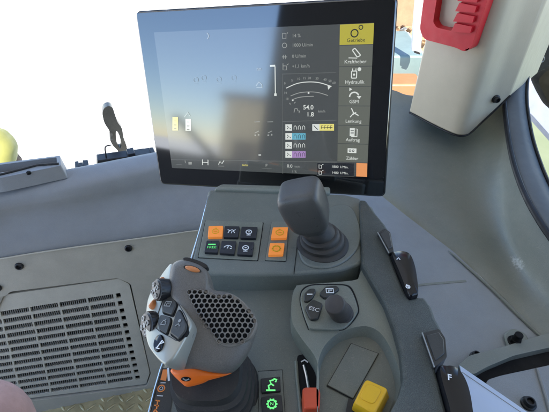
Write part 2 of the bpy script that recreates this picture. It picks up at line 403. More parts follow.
# raised duct outlet on the ledge, left
DF = F3(at(-30, 181, .80), at(60, 163.5, .865), at(-30, 168, .84))
if DF.n.z < 0: DF = Frame(DF.o, DF.x, -DF.y)
duct = thing('air_duct', 'grey open air duct box on the left end of the ledge', 'air duct', DF.W(0, 0, -.02))
hole = rounded(DF.pts([(-34, 178.5), (57, 163), (56.6, 157.2), (1, 164.6), (-34, 170)]), .003)
MB().prism(DF, rounded(DF.pts([(-40, 182), (0, 178), (61, 165.5), (60, 155.5), (0, 163), (-40, 169)]), .004), -.03, .0, taper=1.06, holes=[hole]).build('duct_box', M['side'], duct, bevel=.0012)
MB().sheet(DF, DF.pts([(-40, 181), (60, 164), (60, 155), (-40, 170)]), -.016).build('duct_floor', M['brown'], duct)
MB().tube([DF.W(*DF.px(*p), .002) for p in ((-12, 178), (2, 175), (20, 170.5), (38, 165.8), (59, 164.4))], .0022, 8).build('rubber_strip', M['blackm'], duct)
MB().pillow(DF, circle(*DF.px(28.5, 172.3), .004, 14), [(1, -.004), (1, .001), (.7, .002), (.01, .002)]).build('screw', M['dark'], duct)

# black rail with latch pieces along the sill outside the ledge
RL = thing('sill_rail', 'black latch rail along the window sill left of the monitor', 'rail', at(115, 163, .98))
rf = Frame(at(75, 170, .945), at(157, 153, 1.0)-at(75, 170, .945), (0, 0, 1))
MB().prism(rf, rf.pts([(97, 158.5), (155, 151), (157, 160), (97, 170)]), -.02, .01).build('rail_bar', M['black'], RL, bevel=.002)
for a in ([(75, 165), (79, 164), (79, 166), (83, 165.5), (83, 163.5), (88.5, 163), (89, 172), (75, 173)], [(127, 152), (134, 150.5), (136, 156), (128, 158)], [(150, 151), (154, 150), (156, 154), (150, 156)]):
    MB().prism(rf, rf.pts(a), -.015, .012).build('latch', M['black'], RL, bevel=.001)
MB().tube([rf.W(*rf.px(*p), .0) for p in ((106.5, 160), (105, 149), (105.3, 147), (107, 145.8), (111.5, 145))], .0016, 8).build('wire_crank', M['black'], RL)
hk = rf.up(-.12)
H = MB().prism(hk, smooth(hk.pts([(102, 112), (103.5, 106.5), (108, 104), (112, 106), (114.5, 113), (117, 120), (121.5, 127), (123, 136), (126.5, 146), (127, 160), (119, 160), (118, 150), (112, 143), (109, 136), (109.5, 130), (104, 121)]), 4), -.012, .012, holes=[smooth(hk.pts([(115.5, 129), (118.5, 133), (121, 143), (119, 146), (116, 140)]), 3)])
H.build('hook', M['steel'], None, bevel=.009, seg=4)
tag(bpy.data.objects['hook'], 'worn steel hook standing upright outside the left window', 'hook')
ho = bpy.data.objects['hook']
b2 = MB().tube([hk.W(*hk.px(x, y), .016) for x, y in ((109, 133), (111.5, 133))], .010, 12).build('hook_pin', M['steel'], ho)

# yellow machine part outside, far left
yf = Frame(at(0, 150, 2.3), (1, .15, 0), (0, .2, 1))
yl = smooth(yf.pts([(-60, 128), (-10, 132), (4, 140), (11, 149), (12, 158), (9, 172), (-10, 190), (-60, 195)]), 4)
Y = tag(MB().pillow(yf, yl, [(.9, -.12), (1, -.06), (1, -.02), (.93, .02), (.7, .05), (.01, .06)]).build('fuel_tank', M['ypaint'], None, ang=60), 'faded yellow rounded machine part outside the far left window', 'machine part')
tag(MB().prism(yf.up(-.2), yf.up(-.2).pts([(10, 150), (14, 152), (21, 160), (21, 172), (8, 172)]), -.03, .03).build('bracket', M['brown'], None, bevel=.01), 'small brown bracket beside the yellow machine part outside', 'bracket')

# ================================================================= MONITOR
r_ = Vector((0.96526, -0.23535, 0.11348)); d_ = Vector((0.0372, -0.30609, -0.95127))
MF = Frame(at(270, 97, .54), r_, -d_)
MON = thing('monitor', 'wide black touchscreen terminal mounted above the armrest console', 'monitor', MF.W(-.0135, -.13, -.03))
u0, u1, v0, v1 = -.1752, .1481, -.1266, .1065
MB().prism(MF, rounded([(u0, v0), (u1, v0), (u1, v1), (u0, v1)], .007), -.014, -.001).build('bezel', M['bezel'], MON, bevel=.0015)
MB().prism(MF, rounded([(u0+.002, v0+.002), (u1-.002, v0+.002), (u1-.002, v1-.002), (u0+.002, v1-.002)], .01), -.042, -.0145, taper=.9).build('housing', M['house'], MON, bevel=.004)
MB().prism(MF, rounded([(u0-.0012, v0-.0012), (u1+.0012, v0-.0012), (u1+.0012, v1+.0012), (u0-.0012, v1+.0012)], .008), -.0135, -.0030).build('edge_trim', M['black'], MON, bevel=.001)
armp = [MF.W(-.02, -.02, -.045), MF.W(-.02, -.03, -.085), MF.W(-.01, -.10, -.10), Vector((.02, .47, .80))]
MB().tube(smooth(armp, 5, False), .02, 14).build('mount_arm', M['black'], MON)
SQ = MF.pts([(155.5, 34), (374, 21), (367, 177), (170.5, 168)])
su0, su1 = (SQ[0][0]+SQ[3][0])/2, (SQ[1][0]+SQ[2][0])/2
sv0, sv1 = (SQ[2][1]+SQ[3][1])/2, (SQ[0][1]+SQ[1][1])/2
MU = lit('screen_background', (70, 74, 74)); 
UI = [lit('ui_white', (215, 220, 215)), lit('ui_grey', (150, 154, 150)), lit('ui_dim', (100, 104, 102)), lit('ui_yellow', (225, 215, 120)), lit('ui_dark', (35, 38, 42))]
SCR = MB().sheet(MF, [(su0, sv0), (su1, sv0), (su1, sv1), (su0, sv1)], -.0004).build('screen', MU, MON)
def U(x, y): return MF.px(x, y)
tile_rows = [21, 45, 66.5, 86.5, 106, 125.5, 144, 162.5]
tiles = []
tv = [sv1]+[U(355, y)[1] for y in tile_rows[1:]]
tu0 = (U(339, 24)[0]+U(337.3, 160)[0])/2
MT = lit('menu_tile_grey', (96, 100, 92)); MY = lit('menu_tile_yellow', (178, 170, 62)); MO = lit('tile_orange', (226, 150, 92))
names = ['Getriebe', 'Kraftheber', 'Hydraulik', 'GSM', 'Lenkung', 'Auftrag', 'Zähler']
cu = (tu0+su1)/2
for k in range(7):
    a, b = tv[k+1], tv[k]
    t = MB().sheet(MF, [(tu0+.0006, a+.0004), (su1, a+.0004), (su1, b-.0004), (tu0+.0006, b-.0004)], .0)
    tm = t.build('menu_tile', MY if k == 0 else MT, SCR)
    if k == 0: tm['label'] = 'highlighted yellow menu tile'
    ic = MB(); h = b-a; cv = a+h*.64; c = 4 if k == 0 else 0; W_ = .0009
    ic.text(MF, names[k], cu, a+h*.22, .0042, .0004, c)
    if k == 0:
        ic.stroke(MF, circle(cu-.002, cv-.002, .004, 16), .0013, m=c, closed=True); ic.stroke(MF, circle(cu+.005, cv+.004, .0022, 12), .0010, m=c, closed=True)
    elif k == 1:
        ic.stroke(MF, rounded([(cu-.004, cv+.003), (cu-.001, cv+.005), (cu+.006, cv-.003), (cu+.002, cv-.005)], .0015), .0011, closed=True); ic.stroke(MF, [(cu-.008, cv-.0055), (cu+.002, cv-.006)], W_)
    elif k == 2:
        ic.stroke(MF, rounded([(cu-.004, cv-.005), (cu+.002, cv-.005), (cu+.002, cv+.003), (cu-.004, cv+.003)], .001), .0011, closed=True)
        ic.stroke(MF, [(cu-.003, cv+.003), (cu-.003, cv+.006)], W_); ic.stroke(MF, [(cu+.001, cv+.003), (cu+.001, cv+.006)], W_); ic.sheet(MF, circle(cu-.001, cv-.001, .0013, 10), .0004); ic.sheet(MF, circle(cu+.005, cv+.005, .0022, 12), .0004)
    elif k == 3:
        ic.stroke(MF, arc(cu, cv-.004, .0055, 180, 20), .0016); ic.sheet(MF, [(cu+.003, cv-.003), (cu+.0085, cv-.003), (cu+.006, cv-.0065)], .0004); ic.sheet(MF, [(cu-.006, cv+.007), (cu-.006, cv+.003), (cu-.0025, cv+.005)], .0004)
    elif k == 4:
        ic.stroke(MF, [(cu-.003, cv+.006), (cu, cv), (cu-.004, cv-.005)], .0012); ic.stroke(MF, [(cu-.001, cv+.001), (cu+.006, cv-.003)], .0012); ic.stroke(MF, [(cu-.001, cv-.002), (cu+.003, cv+.001)], .001)
    elif k == 5:
        ic.sheet(MF, [(cu-.004, cv-.005), (cu+.002, cv-.005), (cu+.002, cv+.005), (cu-.004, cv+.005)], .0003); ic.stroke(MF, [(cu+.003, cv+.004), (cu+.005, cv+.004), (cu+.005, cv-.0055), (cu-.002, cv-.0055)], .001)
        for z in (-.002, 0, .002): ic.stroke(MF, [(cu-.003, cv+z), (cu+.001, cv+z)], .0006, .0006, 4)
    else:
        ic.sheet(MF, [(cu-.006, cv-.003), (cu+.005, cv-.003), (cu+.005, cv+.003), (cu-.006, cv+.003)], .0003); ic.stroke(MF, circle(cu-.003, cv, .0012, 10), .0007, .0006, 4, True); ic.stroke(MF, circle(cu+.001, cv, .0012, 10), .0007, .0006, 4, True)
    ic.build('menu_symbol', UI, tm)
ui = MB()
PX = .00108   # metres of one photo pixel on the screen, about
def T_(s, x, y, hpx, m=0, al='CENTER', bold=0): ui.text(MF, s, *U(x, y), hpx*PX, .0002, m, al, bold=bold)
def SK(L, wpx=.8, m=0, closed=False): ui.stroke(MF, [U(*p) for p in L], wpx*PX, .0002, m, closed, th=.0002)
def BX(x0, y0, x1, y1, m=0, w=.0001): ui.sheet(MF, [U(x0, y1), U(x1, y1), U(x1, y0), U(x0, y0)], w, m)
def flush(name):
    global ui
    ui.build(name, UI2, SCR); ui = MB()
UI2 = UI+[lit('ui_cyan', (96, 168, 190)), lit('ui_purple', (165, 132, 186))]
for y, s in ((36, '14 %'), (45.5, '1000 U/min'), (56.5, '0 U/min'), (66.5, '+1,1 km/h')):
    T_(s, 292, y, 3.6, 1, 'LEFT')
SK([(282.5, 33.5), (286, 33.5), (286, 38.5), (282.5, 38.5)], .7, 1, True); SK([(287, 34), (287.8, 32.5)], .6, 1)
SK([(284.5+2.2*math.cos(t), 45.5+2.4*math.sin(t)) for t in [k*.628 for k in range(10)]], .7, 1, True)
SK([(282, 57), (287, 57)], .7, 1); SK([(283.3, 55), (283.3, 59)], .6, 1); SK([(285.6, 55), (285.6, 59)], .6, 1)
SK([(283, 63.5), (283, 70), (286.5, 70), (286.5, 66), (283, 66)], .7, 1); SK([(287, 65), (288.5, 63.8)], .7, 1)
SK([(282, 74.2), (336, 72.6)], .5, 2)
flush('engine_readout')
SK(smooth([(286.2, 88.2), (297, 83.6), (308.6, 82), (320, 82.9), (331.5, 86.6)], 5, False), .9)
SK(smooth([(290.6, 96), (299, 93), (308.6, 92), (318, 92.6), (328, 95.6)], 5, False), .8, 1)
SK(smooth([(292, 100), (297, 98), (303.5, 96.8), (313.8, 96.4)], 4, False), .8, 1)
ui.sheet(MF, [U(327.5, 85), U(331.5, 86), U(328.3, 89.8)], .0003, 0); BX(307.8, 92, 309.4, 93.8, 0, .0003)
SK([(294, 103.5), (295.5, 102)], .8, 1); SK([(289.5, 103), (290.5, 104.5)], .7, 1); BX(292, 99.3, 293.5, 101, 0)
for s, x, y in (('0', 284.8, 83.5), ('5', 292, 80.6), ('10', 298.6, 79), ('15', 304.5, 78.4), ('20', 309.5, 78.3), ('30', 317, 78.7), ('40', 325, 79.8), ('50', 330, 81.2), ('60', 334, 83), ('14', 285.4, 93), ('18', 287, 99)):
    T_(s, x, y, 2.6, 1)
T_('54.0', 308.3, 107.6, 5.2, 0, bold=.00008); T_('1.8', 310.2, 114.6, 5.2, 0, bold=.00008); T_('km/h', 321.7, 111.4, 3, 1)
SK([(294, 112.5), (295, 108.5), (297, 108.5), (298, 111), (299.5, 111), (299, 113)], .8, 1)
flush('speed_gauge')
SK([(282.3, 121.6), (336, 120.3)], .5, 2)
for yy in (76, 120): pass
SK([(282.4, 75), (282.7, 160)], .35, 2)
for k, (y, c) in enumerate(((124.3, 4), (133.2, 5), (142.2, 4), (151.2, 6))):
    BX(285.4, y, 292, y+6.5, 0); 
    if c > 4: BX(292, y, 305.6, y+6.5, c)
    for j in range(3):
        x = 294+j*4.2
        SK([(x, y+5.3), (x, y+2.6), (x+1.1, y+1.3), (x+2.4, y+2.6), (x+2.4, y+5.3)], .6, 0 if c == 4 else 4)
    SK([(287, y+1.5), (288.5, y+3), (287, y+5)], .8, 4); SK([(289.5, y+3.5), (291, y+5)], .7, 4)
BX(312.3, 124.1, 319.5, 130.8, 0); BX(319.5, 124, 334, 130.7, 3); SK([(321, 127.8), (332.5, 127.5)], .7, 4); SK([(313.8, 125.5), (316, 128), (318, 129.6)], .8, 4)
for j in range(4): SK([(321.5+j*3, 129), (321.5+j*3, 125.6), (323.2+j*3, 125.4)], .5, 4)
flush('function_list')
SK([(171, 159.6), (337, 162)], .5, 2); SK([(282.8, 160.6), (282.8, 174)], .4, 2)
T_('0.0', 289.7, 166.2, 4.2, 0); T_('km/h', 297.3, 166.8, 2.4, 1); T_('1 %', 294.3, 171.6, 3, 1)
BX(317, 162.5, 354, 176, 4); SK([(317, 162.5), (354, 163), (354, 176.4), (317, 175.6)], .4, 2, True)
T_('1800 1/Min.', 340, 167, 3.1, 0); T_('1400 1/Min.', 340, 173, 3.1, 0)
for y in (166.5, 172.5): SK([(319+.0, y-1.8), (319, y+1.8), (321.6, y+1.8), (321.6, y-1)], .7, 0, True); SK([(322.2, y-1.7), (323.4, y-2.2)], .7, 0)
flush('status_bar')
# softer left half: work-light, hitch and hydraulic symbols
SK([(270, 66), (275.2, 65.8)], 2.0, 0); SK([(275, 66.5), (275.4, 94)], 1.0, 0); BX(274.2, 93.5, 276.6, 96, 0)
flush('work_symbol'); T_('nn', 259, 69, 4.5, 1); SK([(256, 86), (259, 82), (262, 85), (262, 88)], 1.0, 1); SK([(256.5, 87.5), (262, 87.5)], .8, 1)
flush('work_symbol'); SK([(207, 33), (209, 36), (207.5, 39)], 1.0, 1)
flush('work_symbol')
for x, y in ((196, 80), (204, 78), (219, 79.5), (234, 78)):
    SK(circle(x, y, 2.4, 12), .5, 2, True); SK([(x-2, y+4), (x+2, y+4)], .5, 2); flush('lamp_symbol')
T_('auto', 245, 165, 3.2, 3); flush('mode_symbol'); T_('P', 266.5, 165.6, 4, 1); SK([(262, 168.5), (272, 168.8)], .5, 2); SK([(262, 162), (272, 162.2)], .5, 2)
flush('mode_symbol')
for x in (257, 270): SK([(x-2, 133), (x+2, 131)], .8, 1); BX(x-2.5, 134.5, x-.8, 136, 1); BX(x+1, 134, x+2.4, 135.6, 1); SK([(x-2.6, 122), (x+3, 121.8)], .7, 1); flush('valve_symbol')
SK([(258.5, 155), (261, 155)], 1.3, 0)
flush('valve_symbol')
BX(172.5, 117, 178, 130.5, 3)
for y in (121, 125, 128.5): SK([(174, y), (176.5, y)], .8, 4)
flush('tank_symbol')
BX(185.5, 119, 191, 130.8, 0); SK([(184.5, 117), (188, 112.5), (190, 116)], 1.1, 1)
for y in (121, 125, 128.5): SK([(187, y+1), (189.5, y+1)], .8, 4)
flush('tank_symbol')
SK([(185, 160.5), (185.5, 163)], .8, 1); BX(188.5, 162, 191.8, 164.5, 1)
flush('light_symbol')
SK([(202.5, 159.5), (202.5, 165)], .9, 0); SK([(208, 159.7), (208, 165.2)], .9, 0); SK([(202.5, 162.3), (208, 162.5)], .8, 0)
flush('hitch_symbol')
SK([(218.5, 164.5), (220, 161.5), (222, 163.6), (224, 160.5)], .9, 0); SK([(218.5, 166), (224, 166.2)], .6, 1)
flush('power_symbol')
SK([(176, 164.5), (182, 164.7)], .7, 2)
flush('clock_symbol')
MB().sheet(MF, [U(356.2, 176.4), U(367, 176.9), U(367.3, 163.4), U(356.4, 163)], .0002).build('softkey_tile', MO, SCR)

# ================================================================= ARMREST CONSOLE
CON = thing('armrest_console', 'dark grey tractor armrest console with switch rows and storage tray', 'armrest console', (.0, .25, .75))
Zb, Zp, Zs, Zr = .840, .862, .866, .872
fb, fp, fs, fr_ = FZ(Zb), FZ(Zp), FZ(Zs), FZ(Zr)
MB().prism(FZ(0), fb.pts([(209, 205), (300, 203), (372, 205), (392, 245), (430, 320), (470, 460), (470, 560), (142, 560), (151, 412), (164.5, 362), (189, 268)]), .70, Zb, taper=.97).build('console_body', M['console'], CON, bevel=.004)
# raised rear block carrying the switches
blk = fs.pts([(208.5, 189), (345, 194), (362, 198.5), (363, 263), (340, 270), (294, 274), (250, 274.5), (204, 273.5), (195, 270), (190.5, 262)])
MB().prism(FZ(0), rounded(blk, .006), .800, Zs, taper=.985).build('switch_block', M['block'], CON, bevel=.0035, seg=3)
MB().tube([fs.W(*fs.px(x, y), -.001) for x, y in ((214.5, 190), (208, 197.5), (200, 229), (190, 262), (189, 268))], .0011, 8).build('edge_strip', M['chrome'], CON)  # bright tube standing in for the bevel highlight along the lighter edge
MB().stroke(fs, fs.pts([(298, 237), (296, 256), (294, 274.5)]), .0007, .0003).build('seam', M['groove'], CON)
# rear slope under the screen
MB().prism(FZ(0), fs.pts([(214, 191.5), (330, 196), (330, 190), (222, 187)]), Zs-.004, Zs+.006).build('rear_lip', M['pod'], CON, bevel=.003)

def panel(quad, holes_quads, name):
    Lq = rounded(fs.pts(quad), .0015, 3)
    gap = MB().sheet(fs, [(p[0], p[1]) for p in Lq], .0003).build(name, M['groove'], CON)
    c = Vector((sum(p[0] for p in Lq)/len(Lq), sum(p[1] for p in Lq)/len(Lq)))
    ins = [c+(Vector(p)-c)*.975 for p in Lq]
    MB().prism(fs, ins, -.001, .0012).build('switch_plate', M['pod'], gap, bevel=.0004)
    return gap
def symbol(f, kind, u, v, s, mats, parent, m=0, w=.0003):
    b = MB(); k = s
    st = lambda L, wd=.11, cl=False: b.stroke(f, [(u+p[0]*k, v+p[1]*k) for p in L], wd*k, w, m, cl)
    if kind == 'axle': st(arc(0, 0, .5, 0, 360, 18), .12); st([(-.25, 0), (.25, 0)], .14); st([(0, .5), (0, .75)], .12)
    elif kind == 'wheel': st(circle(0, .05, .42, 16), .13, True); st([(-.3, -.62), (.3, -.62)], .13); st([(0, -.4), (0, -.62)], .12); st([(-.15, .05), (.15, .05)], .15)
    elif kind == 'beam': st([(-.6, .4), (-.2, .2), (.05, .4), (.3, .2), (.6, .4)], .11); st([(-.3, .2), (-.5, -.35)], .11); st([(.1, .1), (0, -.4)], .11); st([(.3, .1), (.5, -.35)], .11)
    elif kind == 'arcs': st(arc(0, -.3, .6, 20, 160), .12); st([(-.1, -.3), (.1, .3)], .12); st([(.3, -.3), (.55, -.3)], .12)
    elif kind == 'lettering': st([(-.5, .32), (.45, .32)], .16); b.text(f, 'FREE', u, v-.22*k, .42*k, w, m)
    elif kind == 'gear': st(circle(0, 0, .5, 20), .15, True); [st([(.5*math.cos(a), .5*math.sin(a)), (.7*math.cos(a), .7*math.sin(a))], .2) for a in [j*math.pi/5 for j in range(10)]]; b.text(f, 'N', u, v, .42*k, w, m)
    elif kind == 'lift': st([(-.5, -.65), (.5, -.65)], .16); st([(-.15, -.6), (-.25, -.15), (.05, .05), (-.1, .4), (.3, .5)], .16); st([(.3, .62), (.65, .55), (.5, .25)], .16); st([(.05, .05), (.35, -.15)], .14)
    elif kind == 'esc': b.text(f, 'ESC', u, v, .5*k, w, m, rot=-.35)
    elif kind == 'screen': st([(-.5, -.35), (.5, -.35), (.5, .35), (-.5, .35)], .16, True); st([(-.15, -.35), (-.15, .1), (.3, .1)], .14)
    elif kind == 'oval': st([(-.45, 0), (.45, 0)], .2)
    elif kind == 'hitch': st([(-.4, -.3), (.4, -.3), (.3, .2), (-.2, .3), (-.4, -.3)], .12); st([(0, .3), (.2, .55)], .12)
    elif kind == 'flag': st([(-.3, -.5), (.05, .5)], .15); st([(.05, .5), (.45, .3), (-.1, .05)], .14); st([(-.45, -.5), (.2, -.55)], .12)
    elif kind == 'dot': b.sheet(f, circle(u, v+.25*k, .2*k, 14), w, m); st([(-.3, -.4), (0, -.1), (.3, -.4)], .12)
    return b.build('symbol', mats, parent, flat=True)
def sw(P, quad, kind, body, sm, size=.0075, label=None):
    Lq = fs.pts(quad, .003)
    c = (sum(p[0] for p in Lq)/4, sum(p[1] for p in Lq)/4)
    o = MB().prism(fs, rounded(Lq, .0011, 3), .0, .0045).build('switch', M[body], P, bevel=.0007)
    if label: o['label'] = label
    symbol(fs, kind, c[0], c[1], size, M[sm], o, w=.0049)
A = panel([(205.2, 220.6), (263.8, 222.4), (258.2, 261.4), (197.6, 258.2)], None, 'switch_panel')
sw(A, [(208.8, 227), (223.2, 226.6), (222.4, 237.6), (208, 238)], 'axle', 'oswitch', 'yellow', label='lit orange switch')
sw(A, [(224.8, 226.9), (239.6, 227.2), (238.2, 238.3), (223.6, 238)], 'beam', 'switch', 'white')
sw(A, [(241.6, 227.6), (257.6, 227.8), (256, 239.1), (240.2, 238.6)], 'wheel', 'switch', 'white')
sw(A, [(206.6, 241.4), (219.6, 241.4), (217.6, 253.6), (204.4, 253)], 'lettering', 'switch', 'greend', .0085, 'black switch with green lettering')
sw(A, [(221.8, 241.6), (236.4, 242), (234.4, 255), (219.8, 254)], 'arcs', 'switch', 'white')
sw(A, [(239, 242.4), (254.2, 243), (252.4, 256), (237, 255.2)], 'wheel', 'switch', 'white')
B = panel([(271.5, 221.8), (289.6, 222.2), (286.2, 262), (264.8, 261.2)], None, 'switch_panel')
sw(B, [(273, 228.2), (288, 228), (286.6, 238.8), (270.8, 239.2)], 'axle', 'oswitch', 'yellow', .0085, 'upper lit orange switch')
sw(B, [(270, 244), (284.6, 244), (283, 255.4), (268.2, 255.8)], 'gear', 'oswitch', 'yellow', .0075, 'lower lit orange switch')
# panel with two green-lit buttons
fg = FZ(Zb)
gq = fg.pts([(258, 371), (282.5, 369.5), (286, 425), (258.5, 427)])
C_ = MB().sheet(fg, gq, .0003).build('switch_panel', M['groove'], CON)
cq = Vector((sum(p[0] for p in gq)/4, sum(p[1] for p in gq)/4))
MB().prism(fg, [cq+(Vector(p)-cq)*.965 for p in gq], -.001, .0010).build('switch_plate', M['block'], C_, bevel=.0004)
for quad, kind in (([(260.8, 379), (280, 376.8), (280.8, 391.2), (261.4, 393.2)], 'lift'), ([(261.2, 397.4), (281.6, 395.2), (283, 412), (261.8, 414)], 'gear')):
    Lq = fg.pts(quad, .003); c = (sum(p[0] for p in Lq)/4, sum(p[1] for p in Lq)/4)
    o = MB().prism(fg, rounded(Lq, .001, 3), 0, .004).build('switch', M['switch'], C_, bevel=.0007)
    symbol(fg, kind, c[0], c[1], .0066 if kind == 'gear' else .0080, M['green'], o, w=.0044)
# right pod with the rotary control and the storage tray
podL = fp.pts([(293, 293), (296, 287), (302, 284.6), (352, 280.5), (359, 276), (364, 264), (373, 283), (388, 305), (400, 350), (405, 375), (402, 392), (394, 412), (380, 470), (318, 470), (318, 412), (319, 372), (314, 355), (302, 339), (293, 324), (291, 308)])
hole = smooth(fp.pts([(317, 372), (322, 350), (334, 336), (348, 329), (366, 326), (380, 332.5), (391, 349), (399, 370), (401, 388), (394, 410), (384, 440), (322, 440), (317, 412)]), 4)
MB().prism(FZ(0), smooth(podL, 3), Zb-.004, Zp, holes=[hole], hole_taper=.84).build('pod', M['pod'], CON, bevel=.003, seg=3)
fh = FZ(.8508)
ccx = Vector((sum(p[0] for p in hole)/len(hole), sum(p[1] for p in hole)/len(hole)))
TR = MB().sheet(FZ(0), [ccx+(Vector(p)-ccx)*.985 for p in hole], .850).build('tray_floor', M['tray'], CON)
lq = fh.pts([(351, 343), (379, 353.5), (353, 400), (326.4, 386)])
cl = Vector((sum(p[0] for p in lq)/4, sum(p[1] for p in lq)/4))
LD = MB().sheet(fh, lq, .0001).build('lid_gap', M['groove'], TR)
MB().prism(fh, [cl+(Vector(p)-cl)*.965 for p in lq], -.001, .0012).build('tray_lid', M['tray'], TR, bevel=.0004)
# rotary control
fq = F3(at(300, 325, .418), at(358, 318, .420), at(304, 286, .455))
tilt = fp
ro = smooth(fp.pts([(300.5, 299), (303, 290), (312, 285.2), (330, 284.6), (346, 285.6), (352.5, 292), (357.8, 307), (356.5, 314), (348.5, 324.5), (339, 329), (312, 328.5), (308, 325), (303, 311)], .003), 4)
RO = MB().prism(fp, ro, -.002, .003).build('rotary_panel', M['pod'], CON, bevel=.0012)
MB().prism(fp, [p*1.0 for p in smooth(fp.pts([(299.5, 299), (302, 289.4), (311, 284.4), (330, 283.7), (347, 284.7), (353.6, 291), (359, 307), (357.6, 315), (349, 325.6), (340, 330.2), (311.5, 329.6), (307, 326), (302, 311)], .001), 4)], -.002, .0009).build('rotary_gap', M['groove'], RO)
def padbtn(L, kind, size, h=.005):
    q_ = fp.pts(L, h); c = (sum(p[0] for p in q_)/len(q_), sum(p[1] for p in q_)/len(q_))
    o = MB().prism(fp, rounded(q_, .0025, 4), .002, h+.001).build('button', M['btn'], RO, bevel=.001)
    symbol(fp, kind, c[0], c[1], size, M['white'], o, w=h+.0014)
padbtn([(304, 301), (304, 294), (309, 289), (315, 288.6), (316, 292), (312, 299), (307, 302)], 'oval', .006)
padbtn([(319, 294), (325, 287), (336, 285.6), (340, 289), (333, 294), (325, 299)], 'screen', .007)
padbtn([(304.5, 308), (313, 299.5), (323, 304), (318.5, 319), (310.5, 320)], 'esc', .009)
top = at(334.4, 303.7, .3745); bot = at(341.2, 313.4, .4005)
ax = (top-bot).normalized(); xa = ax.cross(Vector((0, 1, 0))).normalized(); ya = xa.cross(ax)
def ring(c, r, n=40, rib=0): return [c+xa*(r+(rib if i % 2 else 0))*math.cos(2*math.pi*i/n)+ya*(r+(rib if i % 2 else 0))*math.sin(2*math.pi*i/n) for i in range(n)]
L_ = (top-bot).length
MB().loft([ring(bot-ax*.004, .0112), ring(bot+ax*.002, .0112), ring(bot+ax*.003, .0100, rib=.0003), ring(bot+ax*(L_*.88), .0092, rib=.0003), ring(top-ax*.0008, .0088), ring(top, .0080), ring(top+ax*.0004, .004), ring(top+ax*.0005, .0003)]).build('rotary_knob', M['rot'], RO, ang=40)
# slot with red slider
SL = MB().prism(FZ(0), smooth(fb.pts([(297, 359), (301, 355), (306.5, 355), (311, 360), (317, 380), (321, 425), (303, 425), (299, 385)]), 4), Zb-.002, Zb+.0006).build('slider_slot', M['hole'], CON)
MB().tube([fb.W(*fb.px(x, y), .003) for x, y in ((303.5, 367), (306, 377), (309, 395))], .0014, 8).build('slider_rod', M['chrome'], SL)
MB().stroke(fb, fb.pts([(301, 362.5), (304.5, 360.5), (308, 363)]), .0012, .0014).build('slider_mark', M['white'], SL)
MB().tube([fb.W(*fb.px(x, y), .001) for x, y in ((296, 362), (297, 380), (300.5, 412), (302, 440))], .0016, 8).build('slot_rim', M['pod'], SL)
sk = FZ(Zb+.022)
MB().prism(FZ(0), rounded(sk.pts([(302.4, 388.6), (305, 386.8), (318.6, 386.8), (320.4, 391), (320, 408), (304, 408.6)]), .002), Zb+.003, Zb+.022, taper=1.0).build('slider_knob', M['redorange'], SL, bevel=.0022, seg=3)
# yellow safety cap
fy = FZ(.865)
YC = MB().loft([[Vector((p[0], p[1], z)) for p in L] for L, z in (
    (rounded(FZ(.845).pts([(364, 388), (390, 397), (376, 428), (350, 414)]), .002), .845),
    (rounded(fy.pts([(364.6, 380.4), (389.4, 391), (376, 417), (352.8, 404)]), .002), .862),
    (rounded(fy.pts([(366.2, 379.6), (387.6, 389.2), (374.4, 414.4), (354.4, 402.6)]), .003), .8665))])
YC = YC.build('safety_cap', M['yellow'], CON, bevel=.001, ang=50)
fyy = FZ(.8667)
cyo = [Vector(p) for p in fyy.pts([(367.5, 382.6), (382.5, 389.4), (373.5, 405), (359, 397.6)])]
MB().prism(fyy, rounded(cyo, .004), -.0005, .0006).build('cap_pad', M['yellow'], YC, bevel=.0005)
MB().prism(FZ(.850), fh.pts([(348, 400), (356, 403), (350, 440), (340, 440)]), 0, .004).build('cap_hinge', M['black'], YC)
# grained side pad with notches
padL = fr_.pts([(359.5, 199.2), (366, 199.8), (374, 211), (385, 224), (389.6, 231.5), (388, 246), (391.6, 258), (398.6, 277), (405.5, 292.5), (409.5, 298.6), (416.5, 296.6), (424.2, 296.4), (431.5, 306), (436, 319), (442.4, 329.4), (436.5, 352), (435, 368), (440, 385), (450, 425), (462, 480), (474, 560), (382, 560), (383, 430), (388, 416), (399, 395), (403.4, 378), (400.6, 350), (394, 326), (385, 302), (372, 280), (362, 263)])
MB().prism(FZ(0), padL, Zb-.06, Zr, taper=1.0).build('side_pad', M['pad'], CON, bevel=.003, seg=3)
for L in ([(377.5, 232.6), (384.8, 228), (390.6, 232), (394.2, 250.6), (389, 253.4)], [(422, 333), (439, 328.4), (445.4, 338), (447, 357.4), (434.4, 367.4)]):
    f = FZ(Zr+.004)
    o = MB().prism(FZ(0), rounded(f.pts(L), .002), Zb-.02, Zr+.004).build('roller_housing', M['house'], CON, bevel=.0012)
    c = [Vector(p) for p in f.pts(L)]; m_ = sum(c, Vector((0, 0)))/len(c)
    MB().prism(f, [m_+(p-m_)*.74 for p in c], -.002, .0012).build('roller', M['btn'], o, bevel=.0008)
    MB().tube([f.W(*(c[0]), .0006), f.W(*(c[-1]), .0002)], .0006, 8).build('roller_edge', M['lgrey'], o)  # pale tube drawn as the highlight on the housing's left edge
def flap(L, m='gloss'):
    f = FZ(Zr+.002)
    return MB().pillow(f, smooth(f.pts(L), 4), [(.96, -.05), (1, -.006), (1, 0), (.97, .0026), (.92, .0040), (.5, .0046), (.01, .0047)]).build('paddle', M[m], CON, ang=50)
P1 = flap([(390.6, 256), (394, 252.8), (402, 252.2), (409, 255), (413.6, 264), (416.6, 277.6), (418, 294.4), (415, 297), (409.6, 298), (405, 292), (398.4, 275)])
f1 = FZ(Zr+.0072)
MB().stroke(f1, [f1.px(*p) for p in ((396.6, 259.4), (398.6, 257.6), (400.2, 259.6)) ], .0009, 0).build('symbol', M['white'], P1, flat=True)
b = MB(); b.stroke(f1, circle(*f1.px(408, 286.5), .0018, 14), .0009, 0, 0, True); b.stroke(f1, [f1.px(*p) for p in ((406.4, 284.4), (409.6, 288.6))], .0008, .0003)
